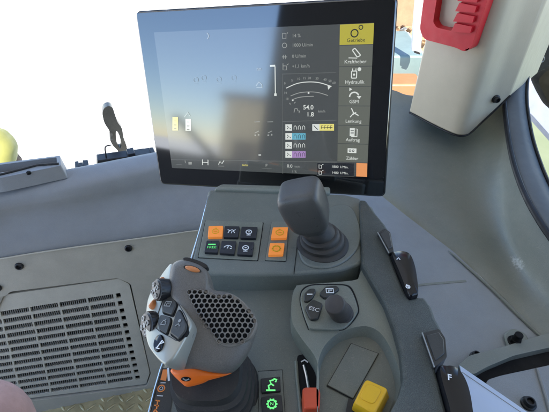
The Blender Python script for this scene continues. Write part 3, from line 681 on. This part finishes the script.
b.build('symbol', M['white'], P1, flat=True)
P2 = flap([(437.4, 370), (446, 366.4), (454, 367.4), (461, 374), (467.6, 388), (472, 410), (474, 440), (456, 440), (447, 408)])
MB().text(f1, 'F', *f1.px(449.6, 377.4), .0052, 0, 0, rot=-.25, bold=.0002).build('symbol', M['white'], P2, flat=True)
# tortoise-to-hare scale printed beside the lever, decal along the left edge
b = MB()
for k, (x, y) in enumerate(((354.4, 221), (355, 226), (355.4, 231), (355.6, 236), (355.6, 241.5))):
    c = Vector(fs.px(x, y)); s_ = .0015
    if k in (0, 4): b.stroke(fs, [(c[0]+s_*p, c[1]+s_*r) for p, r in ((-.8, -.5), (-.3, .6), (.5, .4), (.8, -.5))], .0007, .0003, 0, k == 0)
    else: b.stroke(fs, [(c[0]-.0007, c[1]+.001), (c[0]+.0004, c[1]-.001)], .0008+.0002*k, .0003)
b.build('scale_print', M['white'], CON, flat=True)
fd = FZ(Zb+.0006)
D = MB().sheet(fd, fd.pts([(161.5, 368), (176, 368), (168, 430), (146, 430)]), 0).build('decal', M['house'], CON)
b = MB()
b.sheet(fd, fd.pts([(163, 369.5), (168, 369.5), (166, 381), (160.4, 380)]), .0003, 1); b.stroke(fd, fd.pts([(168, 368), (169, 381)]), .0018, .0004, 0)
b.stroke(fd, circle(*fd.px(161.3, 388.4), .0029, 20), .0010, .0003, 1, True)
b.stroke(fd, circle(*fd.px(161.3, 388.4), .0014, 12), .0004, .0003, 0, True)
for L in ([(155.6, 400.4), (160, 401)], [(157.8, 400.6), (156.6, 409)], [(154.2, 405.2), (159, 405.8)], [(155, 409.2), (158.6, 414)], [(153, 414), (155, 409.2)]): b.stroke(fd, fd.pts(L), .0011, .0003, 1)
b.stroke(fd, fd.pts([(160.6, 382.8), (165.6, 382.8)]), .0006, .0003, 0); b.stroke(fd, fd.pts([(157, 395.6), (163, 396)]), .0006, .0003, 0)
b.build('decal_symbols', [M['white'], M['oprint']], D, flat=True)
MB().tube([fd.W(*fd.px(x, y), .0) for x, y in ((163.6, 362), (160.6, 370), (154.5, 391), (146, 425))], .0013, 8).build('decal_edge', M['chrome'], CON)

# ================================================================= GEAR LEVER
base = fs.W(*fs.px(322.5, 245), 0)
GL = thing('gear_lever', 'dark grey stubby lever with ribbed rubber boot in front of the monitor', 'lever', base)
MB().prism(fs, smooth(fs.pts([(297.6, 244), (303, 228), (316, 214), (338, 205.5), (352, 209), (359.6, 226), (360, 244), (350, 258.5), (332, 268), (312, 268), (301, 260)]), 4), -.001, .0022).build('boot_collar', M['block'], GL, bevel=.0018)
def sq(c, xd, yd, rx, ry, e=2.0, n=36):
    out = []
    for i in range(n):
        t = 2*math.pi*i/n; a, b_ = math.cos(t), math.sin(t)
        out.append(c+xd*rx*math.copysign(abs(a)**(2/e), a)+yd*ry*math.copysign(abs(b_)**(2/e), b_))
    return out
ktop = at(297.5, 190, .418); axis = (ktop-base).normalized()
xd = Vector((1, -.16, 0)); xd = (xd-axis*xd.dot(axis)).normalized(); yd = axis.cross(xd)
zz = Vector((0, 0, 1)); X0, Y0 = Vector((1, 0, 0)), Vector((0, 1, 0))
secs = []
for h, r in ((-.002, .0285), (.003, .0285), (.005, .0262), (.0055, .0238), (.010, .0240), (.012, .0222), (.0125, .0200), (.017, .0203), (.019, .0185), (.0195, .0166), (.024, .0168), (.027, .0145), (.034, .012)):
    t = min(1, h/.03); n_ = (zz*(1-t*.6)+axis*t*.6).normalized(); xx = (X0-n_*X0.dot(n_)).normalized(); yy = n_.cross(xx)
    secs.append(sq(base+zz*h*(1-t)+axis*h*t, xx, yy, r, r))
MB().loft(secs).build('boot', M['blackm'], GL, ang=45)
LN = (ktop-base).length
kn = [(.022, .0125, .0120, 2.4), (.030, .0140, .0135, 2.8), (.034, .0165, .0152, 3.6), (.038, .0192, .0172, 4.5), (.045, .0208, .0186, 5.5), (.056, .0218, .0194, 6), (.070, .0222, .0196, 6), (.079, .0218, .0190, 6), (.0835, .0204, .0176, 5.5), (.0862, .0180, .0152, 5), (.0872, .0140, .0115, 4.5), (.0874, .006, .005, 3), (.08741, .0004, .0004, 2)]
MB().loft([sq(base+axis*h, xd, yd, a, b_, e) for h, a, b_, e in kn]).build('knob', M['knob'], GL, ang=60, sub=1)

# ================================================================= JOYSTICK
JF = Frame(at(205, 322, .335), (1, 0, 0), Vector((-.12, .90, .44)))
JO = thing('joystick', 'grey control joystick with silver button plate and honeycomb palm rest', 'joystick', Vector((-.055, .17, Zb)))
body = smooth(JF.pts([(176, 262.5), (184, 260.2), (193, 262), (204, 267), (209.6, 275), (211, 285.5), (217.5, 291.4), (229.5, 293.4), (241, 299.5), (252, 311), (257.6, 323), (255, 336), (248.5, 352.5), (238, 367.5), (228, 373.5), (212, 372.5), (196, 369.5), (180, 369.5), (167, 365.5), (167, 356), (177, 342), (184, 326), (178, 309), (171, 296), (170, 280), (172, 268)]), 5)
MB().pillow(JF, body, [(.70, -.045), (.86, -.034), (.96, -.018), (1, -.004), (1, .0), (.975, .0055), (.92, .009), (.82, .0112), (.6, .0125), (.3, .013), (.01, .013)]).build('head', M['joy'], JO, ang=60)
# honeycomb palm rest
HF = JF.up(.012)
hp = [Vector(p) for p in smooth(HF.pts([(186.5, 289.6), (203, 289.6), (219, 295.4), (229.6, 293.6), (241.5, 300.6), (252.5, 314), (256.4, 323.5), (251.5, 336), (242, 343), (232, 346.6), (221, 344.6), (210, 334), (199, 319), (190, 303.7)]), 5)]
hc = sum(hp, Vector((0, 0)))/len(hp)
def inside(p, L):
    c = False
    for i in range(len(L)):
        a, b_ = L[i-1], L[i]
        if (a[1] > p[1]) != (b_[1] > p[1]) and p[0] < (b_[0]-a[0])*(p[1]-a[1])/(b_[1]-a[1])+a[0]: c = not c
    return c
def edist(p, L):
    m = 9
    for i in range(len(L)):
        a, b_ = L[i-1], L[i]; ab = b_-a; t = max(0, min(1, (p-a).dot(ab)/max(ab.dot(ab), 1e-12)))
        m = min(m, (a+ab*t-p).length)
    return m
def dome(p):
    d = edist(p, hp) if inside(p, hp) else 0
    return .0015+.0052*(1-max(0, 1-d/.020)**2)
PR = MB().pillow(HF, hp, [(1.03, -.006), (1.03, -.0015), (1.0, .0006), (.97, .0008), (.5, .0008), (.01, .0008)]).build('palm_rest', M['hex'], JO, ang=60)
hx = MB(); hm = MB(); p_ = .00420; rr_ = p_/math.sqrt(3)*1.002
for i in range(-14, 15):
    for j in range(-14, 15):
        c = hc+Vector((i*p_+(j % 2)*p_/2, j*p_*.866))
        if not inside(c, hp) or edist(c, hp) < .0011: continue
        n = 6; ho_ = []; hi = []; lo = []; wl = []
        for k in range(12):
            a = math.pi/6+k*math.pi/6
            ro_ = rr_ if k % 2 == 0 else p_/2
            q_ = c+Vector((math.cos(a), math.sin(a)))*ro_
            r2 = c+Vector((math.cos(a), math.sin(a)))*(.00178)
            h1 = dome(q_) if inside(q_, hp) else .0016; h2 = dome(r2)
            ho_.append(HF.W(q_[0], q_[1], h1)); hi.append(HF.W(r2[0], r2[1], h2)); lo.append(HF.W(r2[0], r2[1], h2-.0016)); wl.append(HF.W(q_[0], q_[1], .0))
        V = ho_+hi+lo+wl; Fs = [[k, (k+1) % 12, 12+(k+1) % 12, 12+k] for k in range(12)]
        Fs2 = [[12+k, 12+(k+1) % 12, 24+(k+1) % 12, 24+k] for k in range(12)]
        b0 = len(hx.v); hx.add(V, Fs+Fs2+[[k, 36+k, 36+(k+1) % 12, (k+1) % 12] for k in range(12)], 0)
        hx.f.append([b0+24+k for k in range(12)]); hx.mi.append(1)
hx.build('honeycomb', [M['hex'], M['hole']], PR, flat=True)
# silver plate with thumb buttons
d0 = (JF.W(*JF.px(190, 322))-CAM).dot(FW)
SF = F3(at(190, 322, d0-.019), at(147, 318, d0+.000), at(172, 268, d0+.026))
if SF.n.dot(CAM-SF.o) < 0: SF = Frame(SF.o, -SF.x, SF.y)
pl = smooth(SF.pts([(172, 263.5), (176, 272), (177.5, 296), (186, 312), (191, 321), (189.6, 330), (176, 355), (168, 363.4), (163, 363.6), (154.5, 355), (148.4, 345), (146, 330), (148, 300), (158, 281), (166, 269)]), 5)
SP = MB().pillow(SF, pl, [(.80, -.030), (.95, -.016), (1, -.005), (1, -.001), (.985, .0006), (.95, .0012), (.01, .0012)]).build('button_plate', M['silver'], JO, ang=50)
MB().stroke(SF, smooth(SF.pts([(157.4, 329), (158, 318), (163, 303), (168, 294.6), (174.4, 294.4), (178.5, 303), (187.4, 319), (187.2, 329), (179.4, 340.8), (172, 338)]), 4), .0006, .0016, closed=True).build('plate_groove', M['btn'], SP)
def jb(L, kind, size, name='button'):
    Lq = SF.pts(L, .003); c = (sum(p[0] for p in Lq)/len(Lq), sum(p[1] for p in Lq)/len(Lq)); c_ = Vector(c)
    Lq = [tuple(c_+(Vector(p)-c_)*1.10) for p in Lq] if False else Lq
    rim = MB().prism(SF, [c_+(Vector(p)-c_)*1.12 for p in rounded(Lq, .0018)], -.001, .0016).build('button_rim', M['groove'], SP)
    o = MB().prism(SF, rounded(Lq, .0016), .001, .0034).build(name, M['btn'], SP, bevel=.0009)
    sgn = 1
    symbol(SF, kind, c[0], c[1], size, M['lgrey'], o, w=.0038)
jb([(161.6, 307), (163, 299.4), (168.6, 295.4), (174, 296.4), (176.4, 304), (172.2, 315), (162.4, 312.2)], 'screen', .0055)
jb([(158.2, 321), (161, 314.6), (170.2, 317.6), (170.4, 322), (166.4, 334), (159, 329)], 'hitch', .0055)
jb([(170, 333), (175.4, 314), (178.2, 309.6), (180.6, 311.4), (186.8, 325), (185.4, 331.4), (178.6, 339.4)], 'dot', .0065)
ec = SF.px(160.2, 344.2); el = [SF.px(160.2+4.6*math.cos(t)-2*math.sin(t), 344.2+8.6*math.sin(t)+1.0*math.cos(t)) for t in [k*math.pi/12 for k in range(24)]]
o = MB().pillow(SF, el, [(1.05, -.001), (1.0, .0022), (.85, .0032), (.01, .0033)]).build('button', M['gloss'], SP, ang=50)
symbol(SF, 'flag', *SF.px(160.2, 344.2, .0036), .0058, M['white'], o, w=.0038)
def wheel(x, y, d, axd, r, h):
    a = Vector(axd).normalized(); c = at(x, y, d); u = a.orthogonal().normalized(); v = a.cross(u)
    def rg(w, k, rib=0): return [c+a*w+(u*math.cos(t)+v*math.sin(t))*(k*(1+(rib if i % 2 else 0))) for i, t in enumerate([j*math.pi/24 for j in range(48)])]
    o = MB().loft([rg(-.006, r), rg(0, r, .05), rg(h*.75, r, .05), rg(h*.8, r*.95), rg(h, r*.88), rg(h+.0006, r*.5), rg(h+.0007, r*.02)]).build('thumb_wheel', M['black'], JO, ang=40)
    f = Frame(c+a*(h+.0008), u, v)
    b = MB()
    for t in range(4):
        q_ = t*math.pi/2+.5; p = (r*.55*math.cos(q_), r*.55*math.sin(q_))
        b.stroke(f, circle(p[0], p[1], r*.17, 10), r*.1, .0005, 0, True)
    b.sheet(f, circle(0, 0, r*.2, 12), .0004); b.build('symbol', M['lgrey'], o, flat=True)
wheel(161.5, 289.5, d0+.004, (-.72, -.42, .45), .0084, .0050)
wheel(151.5, 324.5, d0-.002, (-.72, -.42, .45), .0100, .0050)
for x, y, d in ((152.6, 303.5, d0+.006), (160.5, 281, d0+.016)):
    f = Frame(at(x, y, d), (.5, .1, .6), (.1, 1, -.4))
    MB().pillow(f, circle(0, 0, .0028, 16, .0055), [(.9, -.006), (1, 0), (.8, .0016), (.01, .002)]).build('amber_ring', M['amber'], JO, ang=60)
tf = JF.up(.0112)
MB().pillow(tf, [tf.px(192.5+7.4*math.cos(t)-1*math.sin(t), 269.2+2.5*math.sin(t)+2.2*math.cos(t)) for t in [k*math.pi/10 for k in range(20)]], [(1.25, -.003), (1.2, .0004), (1.0, .0002)]).build('lens_ring', M['black'], JO)
MB().pillow(tf, [tf.px(192.5+7.4*math.cos(t)-1*math.sin(t), 269.2+2.5*math.sin(t)+2.2*math.cos(t)) for t in [k*math.pi/10 for k in range(20)]], [(1, -.002), (1, .0008), (.7, .0016), (.01, .0018)]).build('amber_lens', M['amber'], JO, ang=60)
tf2 = JF.up(.003)
MB().prism(tf2, smooth(tf2.pts([(184, 260.5), (188, 258.6), (200, 262), (208, 266.5), (206, 269.5), (196, 265.4)]), 4), -.006, .004).build('top_switch', M['black'], JO, bevel=.001)
# orange trigger under the palm rest, seam line
OF = Frame(at(200, 374, d0-.012), (1, 0, .05), Vector((-.05, .65, .75)))
ol = smooth(OF.pts([(170.6, 371.4), (176, 367), (182, 363.2), (190, 363.4), (199, 366.4), (211, 369.8), (231.5, 372.6), (221, 376.6), (210, 379.6), (203, 383), (188, 386.4), (181, 382.4)]), 5)
TG = MB().pillow(OF, ol, [(.9, -.02), (1, -.006), (1, 0), (.9, .003), (.6, .0045), (.01, .0048)]).build('trigger', M['orange'], JO, ang=55)
MB().pillow(OF, [OF.px(186.2+5*math.cos(t), 378.6+2.3*math.sin(t), .004) for t in [k*math.pi/8 for k in range(16)]], [(1, .001), (1, .0048), (.5, .0052), (.01, .0052)]).build('trigger_slot', M['hole'], TG)
MB().stroke(OF, [OF.px(x, y, .005) for x, y in ((183, 378), (186, 380), (189.4, 378.4))], .0009, .0058).build('trigger_mark', M['lgrey'], TG)
# ribbed boot
bc = Vector((-.048, .178, Zb)); jt = at(206, 368, d0+.012); ja = (jt-bc)
secs = []
prof = [(0, .0345), (.03, .0345), (.10, .0335), (.12, .0300), (.22, .0300), (.25, .0335), (.33, .0335), (.36, .0295), (.44, .0295), (.47, .0325), (.55, .0325), (.58, .0285), (.66, .0285), (.69, .0315), (.77, .0315), (.80, .0280), (1.0, .0275)]
for t, r in prof: secs.append(sq(bc+ja*t, Vector((1, 0, 0)), Vector((0, .95, .3)), r, r*.9, 3.0, 44))
MB().loft(secs).build('boot', M['blackm'], JO, ang=40)

# ================================================================= RIGHT: FENDER, RECESS
FE = thing('fender_trim', 'large smooth grey wheel arch cover under the right window', 'trim panel', (.3, .45, .7))
e0 = [(355, 84, .99), (392, 91, .945), (412, 97, .93), (470, 97, .885), (507, 98, .84), (511, 135, .755), (517, 170, .69), (531, 206, .625), (549, 236, .58), (600, 305, .50)]
e1 = [(355, 100, .96), (392, 106, .925), (412, 112, .905), (470, 125, .86), (500, 145, .78), (507, 170, .725), (515, 200, .67), (528, 228, .62), (549, 256, .575), (600, 325, .49)]
e2 = [(355, 140, .88), (390, 145, .85), (412, 155, .825), (450, 176, .78), (475, 200, .735), (490, 222, .695), (505, 245, .655), (522, 268, .615), (549, 298, .56), (600, 360, .475)]
e3 = [(355, 178, .82), (385, 188, .775), (408, 205, .735), (435, 224, .70), (458, 243, .665), (475, 259, .64), (495, 279, .61), (516, 300, .58), (549, 330, .533), (600, 380, .468)]
e4 = [(355, 190, .815), (380, 200, .775), (403, 215, .732), (430, 234, .69), (454, 254, .655), (472, 269, .632), (492, 288, .60), (514, 310, .57), (549, 343, .525), (600, 393, .46)]
rows = [[at(*p) for p in smooth(q_, 5, False)] for q_ in (e0, e1, e2, e3, e4)]
cols = [smooth(list(c), 5, False) for c in zip(*rows)]
MB().grid([list(r) for r in zip(*cols)]).build('arch_shell', M['fender'], FE, solid=.004, ang=70)
ft = FZ(.738)
MB().sheet(ft, ft.pts([(285, 205), (300, 178), (372, 188), (403, 213), (454, 252), (514, 308), (549, 341), (620, 410), (620, 560), (400, 560)]), 0).build('recess_floor', M['traygrey'], FE)
MB().tube([ft.W(*ft.px(x, y), .002) for x, y in ((448, 251.5), (454, 256.5), (492, 290.5), (514, 312.5), (560, 356))], [.0003, .0012, .002, .0022, .0022], 8).build('crease_bead', M['fender'], FE)
MB().stroke(ft, ft.pts([(398, 287.5), (430, 284), (466, 281)]), .0035, .0006).build('seam', M['fender'], FE)
MB().prism(ft, rounded(ft.pts([(455, 371), (466, 361), (500, 352), (549, 337), (600, 322), (600, 340), (549, 352), (510, 361), (484, 372), (470, 380)]), .004), -.002, .012).build('rib', M['fender'], FE, bevel=.004, seg=3)
MB().sheet(ft, ft.pts([(470, 379), (500, 364), (549, 350), (600, 340), (600, 420), (480, 420)]), .0015).build('shadow_gap', M['dark'], FE)  # dark sheet lying in the slot below the rib
fbx = FZ(.747)
MB().prism(fbx, rounded(fbx.pts([(486, 380), (500, 375.5), (549, 365), (610, 352), (620, 440), (600, 470), (490, 470)]), .006), -.02, 0).build('cover_box', M['boxgrey'], FE, bevel=.003, seg=3)
MB().tube([fbx.W(*fbx.px(x, y), .001) for x, y in ((537, 369), (545, 395), (552, 420))], .002, 8).build('cover_bead', M['boxgrey'], FE)
MB().prism(ft, rounded(ft.pts([(502, 336), (511, 330), (524, 335), (529, 346), (524, 353), (508, 355)]), .006), 0, .006).build('bolt_pad', M['fender'], FE, bevel=.002)
def vb(x, y, z, r, name='bolt'):
    f = FZ(z); p = f.W(*f.px(x, y)); return bolt(x, y, (p-CAM).dot(FW), (0, 0, 1), r, FE, name)
vb(475.4, 356.6, .740, .0052); vb(528.4, 403.6, .748, .0062)
f = FZ(.744); c = f.W(*f.px(514.6, 342))
MB().prism(f, circle(*f.px(514.6, 342), .0085, 24), 0, .002).prism(f, circle(*f.px(514.6, 342), .0065, 6), .002, .007).prism(f, circle(*f.px(514.6, 342), .0048, 20), .007, .016).build('stud', M['dark'], FE, bevel=.0008)
# loose specks and a scuff on the fender
# paper card
fpp = FZ(.768)
PA = Frame(fpp.W(*fpp.px(459, 365)), (.75, -.6, -.12), (.45, .3, .05))
pp = FZ(.790)
a, b_, c, d = [pp.W(*pp.px(*p)) for p in ((459.4, 365), (535, 418), (560, 470), (466, 440))]
e_ = pp.W(*pp.px(464, 386))
pf = F3(a, b_, c)
if pf.n.z < 0: pf = Frame(pf.o, pf.x, -pf.y)
PL = pf.pts([(459.4, 365), (506, 397), (545, 424), (545, 470), (480, 470), (473.6, 412), (464.4, 386)])
PP = tag(MB().prism(pf, PL, -.0016, 0).build('document_folder', M['paper'], None, bevel=.0003), 'pale blue plastic folder wedged between the armrest and the fender', 'folder')
MB().stroke(pf, pf.pts([(462, 372), (506, 402), (540, 425)]), .0006, .0003).build('fold_line', M['lgrey'], PP)
MB().prism(pf, pf.pts([(464.6, 387), (500, 410), (525, 428), (520, 470), (482, 470)]), .0005, .0014).build('inner_sheet', M['paper'], PP)

# ================================================================= PILLAR, HAMMER HOLDER
PI = thing('pillar_trim', 'pale grey cab pillar cover rising right of the monitor', 'pillar', (.36, .75, .80))
fz = FZ(.80)
pb = [Vector(p) for p in fz.pts([(409.5, 112), (418, 116.5), (434, 125), (452, 133.4), (462, 135.6), (470, 133), (482, 122), (497, 108), (510.5, 95)])]
PZ = [.80, .80, .80, .80, .80, .802, .818, .844, .868]
PPX = [(409.5, 112), (418, 116.5), (434, 125), (452, 133.4), (462, 135.6), (470, 133), (482, 122), (497, 108), (510.5, 95)]
p3 = []
for (x, y), z in zip(PPX, PZ):
    f = FZ(z); u = f.px(x, y); p3.append(Vector((u[0], u[1], z)))
pb2 = p3
back3 = [Vector((.55, .86, .84)), Vector((.45, .98, .80)), Vector((.335, .92, .80))]
ringb = smooth(p3, 4, False)+back3
MB().loft([ringb, [Vector((p.x, p.y, 1.775)) for p in ringb]]).build('cover', M['pillar'], PI, bevel=.004, seg=3, ang=40)
pb = [Vector((p.x, p.y)) for p in p3]
lip = smooth(pb2[0:9], 4, False)
MB().tube([p-Vector((0, 0, .001)) for p in lip], .0018, 8).build('lower_seal', M['rubber'], PI)
pr = Vector(pb[7])-Vector(pb[6]); pn = Vector((-.0, -1, 0))
q0 = Vector((*pb[6], 0)); tdir = Vector((pr[0], pr[1], 0)).normalized(); nrm = Vector((tdir.y, -tdir.x, 0))
sfr = Frame(q0, tdir, (0, 0, 1))
uu = sfr.px(496, 99)
fbolt = sfr.W(uu[0], uu[1], .001)
bolt(496, 99, (fbolt-CAM).dot(FW), sfr.n, .0058, PI)
# face between pb[1]..pb[4] : plane for the red holder
l0, l1 = Vector((*pb[1], 0)), Vector((*pb[4], 0))
HFm = Frame(l0, l1-l0, (0, 0, 1))
if HFm.n.dot(CAM-l0) < 0: HFm = Frame(l0, -(l1-l0), (0, 0, 1))
HFm = HFm.up(.012)
HH = thing('hammer_holder', 'red plastic grab holder with notched teeth on the pale pillar', 'holder', HFm.W(*HFm.px(445, 20)))
ho1 = rounded(HFm.pts([(428.5, -40), (419.6, 30), (424, 39.5), (456.5, 48), (464, 52), (471, 49), (501, -40)], .016), .0075)
hi1 = rounded(HFm.pts([(441, -28), (433.2, 22), (436.5, 27.5), (451.5, 31.2), (456, 25), (463, -2), (470, -28)], .016), .003)
MB().prism(HFm, ho1, -.004, .016, holes=[hi1]).build('holder_frame', M['red'], HH, bevel=.002, seg=3)
b = MB()
for t in range(5):
    y = 28-t*10.2; x = 453+t*2.2
    b.prism(HFm, rounded(HFm.pts([(x-1.5, y+3.5), (x+1, y-1.2), (x+2.8, y-5), (x+20, y-1.5), (x+18, y+5)], .019), .0008), .010, .0215)
b.build('teeth', M['red'], HH, bevel=.0008)
MB().prism(HFm, HFm.pts([(434, -8), (462, -2), (456, 28), (437, 26)]), -.003, -.001).build('holder_back', M['pillar'], HH)

# ================================================================= RIGHT WINDOW FRAME
WF = thing('window_frame', 'curved blue grey window frame with black rubber seal at right edge', 'window frame', (.45, .6, .8))
inner = [(503.5, 96, .80), (506, 120, .745), (509.5, 145, .70), (515.5, 170, .655), (525, 195, .615), (538, 219, .58), (556, 245, .55), (600, 300, .49)]
midl = [(507, 93, .80), (509.5, 120, .745), (513, 143, .70), (519.6, 168, .655), (529, 192, .615), (542, 215, .58), (560, 240, .55), (604, 294, .49)]
outl = [(527, 76, .83), (525.8, 95, .80), (527.4, 115, .76), (532, 140, .715), (540, 165, .675), (549, 186, .64), (562, 208, .61), (620, 280, .53)]
I = [at(*p) for p in smooth(inner, 5, False)]; Mi = [at(*p) for p in smooth(midl, 5, False)]; O = [at(*p) for p in smooth(outl, 5, False)]
MB().tube(I, .0042, 10).build('rubber_seal', M['rubber'], WF)
MB().grid([I, Mi, [(a*.5+b_*.5)+Vector((-.003, -.003, .004)) for a, b_ in zip(Mi, O)], O]).build('frame_strip', M['strip'], WF, solid=.006, ang=60)
MB().tube([p+Vector((.002, 0, 0)) for p in O], .0030, 8).build('outer_seal', M['rubber'], WF)
DP = thing('door_post', 'dark door post with a small ring right of the pale pillar', 'post', at(530, 60, .92))
da = Frame(at(515, 90, .90), (.85, .5, 0), (0, 0, 1))
MB().prism(da, da.pts([(508, 98), (526.4, 75.4), (530, 76.5), (545, 70), (575, 40), (620, -60), (563, -60), (548, 5)]), -.05, .0).build('post_cover', M['dark'], DP, bevel=.003)
MB().tube([da.W(*da.px(x, y), .004) for x, y in ((546, 38), (541.5, 54))], .0012, 8).build('cord', M['dark'], DP)
rg = [da.W(*da.px(539+3.4*math.cos(t), 58+3.6*math.sin(t)), .004) for t in [k*math.pi/8 for k in range(17)]]
MB().tube(rg, .0012, 8).build('ring', M['lgrey'], DP)
MB().prism(da, da.pts([(507, 99), (511, 95), (524, 80), (527.5, 75.5), (527, 82), (512, 98)]), .0, .006).build('corner_clip', M['boxgrey'], DP, bevel=.001)
gf = Frame(at(545, 110, 1.9), (1, -.1, 0), (0, .6, 1))
mg = tag(MB().prism(gf, rounded(gf.pts([(500, 70), (540, 66), (600, 90), (620, 190), (585, 175), (549, 134.5), (530, 113), (505, 100)]), .03), -.05, 0).build('mudguard', M['mud'], None, bevel=.015, seg=3), 'pale blue grey outer mudguard seen through the right window', 'mudguard')
mf = Frame(at(545, 85, 1.4), (1, -.2, 0), (0, .3, 1))
tag(MB().pillow(mf, smooth(mf.pts([(534.5, 80), (538, 74), (545, 68), (560, 62), (580, 70), (585, 100), (565, 116), (549, 107), (542, 97), (538, 89)]), 4), [(.85, -.06), (1, -.03), (1, 0), (.9, .02), (.01, .03)]).build('wing_mirror', M['mirror'], None, ang=60), 'dark rounded wing mirror housing outside at the upper right edge', 'mirror')

# ================================================================= OUTSIDE, SEEN PAST THE PILLAR
gz = FZ(-1.2)
TK = thing('water_tank', 'pale teal tank on the ground outside between monitor and pillar', 'tank', gz.W(*gz.px(405, 85)))
def boxat(x0, x1, ytop, ybot, d, dep, m, name, parent, bev=.02):
    f = Frame(at((x0+x1)/2, ybot, d), (1, 0, 0), (0, 0, 1)); 
    return MB().prism(f, rounded(f.pts([(x0, ybot), (x1, ybot), (x1, ytop), (x0, ytop)]), bev*2), -dep, 0).build(name, M[m], parent, bevel=bev)
boxat(330, 426, 56, 84, 4.6, .8, 'teal', 'tank_body', TK); boxat(332, 425, 53.5, 57, 4.58, .7, 'whitep', 'tank_lid', TK, .01); boxat(325, 424, 84.5, 110, 4.5, .9, 'ormach', 'tank_skid', TK)
BS = tag(boxat(330, 436, -40, 30, 6.2, 1.0, 'tan', 'board_stack', None), 'tan board stack standing behind the teal tank outside', 'boards')
f = Frame(at(400, 45, 5.4), (1, 0, 0), (0, .5, 1)); b = MB()
for k in range(40):
    x, y = R.uniform(392, 424), R.uniform(26, 52); u, v = f.px(x, y); s_ = R.uniform(.02, .06); a = R.uniform(0, 3)
    b.pillow(f, [(u+s_*math.cos(t+a)*R.uniform(.5, 1.2), v+s_*.6*math.sin(t+a)*R.uniform(.6, 1.2)) for t in [j*math.pi/4 for j in range(8)]], [(1, -.04), (.8, R.uniform(.02, .1)), (.2, R.uniform(.03, .12))], k % 2)
b.prism(f, f.pts([(340, 30), (426, 25), (426, 56), (340, 58)]), -.2, -.02, 1)
tag(b.build('rubble_pile', [M['whitep'], M['tan']], None), 'heap of pale and tan scraps between tank and board stack outside', 'scrap heap')
P0 = at(416, 53, 4.2)
wp = thing('white_post', 'white post standing outside between the monitor and the red holder', 'post', P0)
f = Frame(P0, (1, 0, 0), (0, 0, 1))
MB().prism(f, f.pts([(412, 51), (420.5, 54), (431, -60), (421, -60)]), -.06, 0).build('post_body', M['whitep'], wp, bevel=.005)
MB().prism(f, f.pts([(414.5, 50.5), (420, 52.5), (419.6, 54.5), (414, 52.6)]), -.05, .01).build('post_foot', M['dark'], wp, bevel=.004)

# ================================================================= OPERATOR'S KNEE
lg = [at(-130, 560, .44), at(-95, 505, .46), at(-58, 462, .49), at(-31, 444, .52), at(-28, 462, .58), at(-45, 500, .68)]
rad = [.09, .087, .083, .076, .066, .056]
lp = smooth(lg, 5, False)
n_ = len(lp); rl = []
for i in range(n_):
    t = i/(n_-1)*(len(rad)-1); k = min(int(t), len(rad)-2); rl.append(rad[k]*(1-(t-k))+rad[k+1]*(t-k))
rl[0] = .09
leg = MB().tube(lp, rl, 28).build('person', M['cloth'], None, ang=80)
tag(leg, 'knee of a seated person in faded pinkish trousers at lower left corner', 'person')

# ================================================================= LIGHT, CAMERA
w = bpy.data.worlds.new('World'); S.world = w; w.use_nodes = True
sky = w.node_tree.nodes.new('ShaderNodeTexSky'); sky.sky_type = 'NISHITA'; sky.sun_disc = False
EL, RO_ = math.radians(50), math.radians(168)
sky.sun_elevation = EL; sky.sun_rotation = RO_; sky.dust_density = .2; sky.ozone_density = 2.0; sky.altitude = 1500
bg = w.node_tree.nodes['Background']; bg.inputs['Strength'].default_value = .15
w.node_tree.links.new(sky.outputs[0], bg.inputs['Color'])
sd = Vector((math.sin(RO_)*math.cos(EL), math.cos(RO_)*math.cos(EL), math.sin(EL)))
sl = bpy.data.lights.new('sun', 'SUN'); sl.energy = 4; sl.angle = math.radians(.5); sl.color = (1, .95, .87)
so = bpy.data.objects.new('sun', sl); COL.objects.link(so); so.rotation_euler = sd.to_track_quat('Z', 'Y').to_euler()
cd = bpy.data.cameras.new('camera'); cd.sensor_width = 36; cd.lens = F/549*36; cd.clip_start = .01; cd.clip_end = 500
co = bpy.data.objects.new('camera', cd); COL.objects.link(co); co.location = CAM; co.rotation_euler = (math.radians(90)-PITCH, 0, 0)
S.camera = co
S.view_settings.view_transform = 'Standard'; S.view_settings.look = 'None'; S.view_settings.exposure = EXPO; S.view_settings.gamma = 1
S.cycles.use_denoising = True
S.cycles.max_bounces = 10; S.cycles.diffuse_bounces = 5
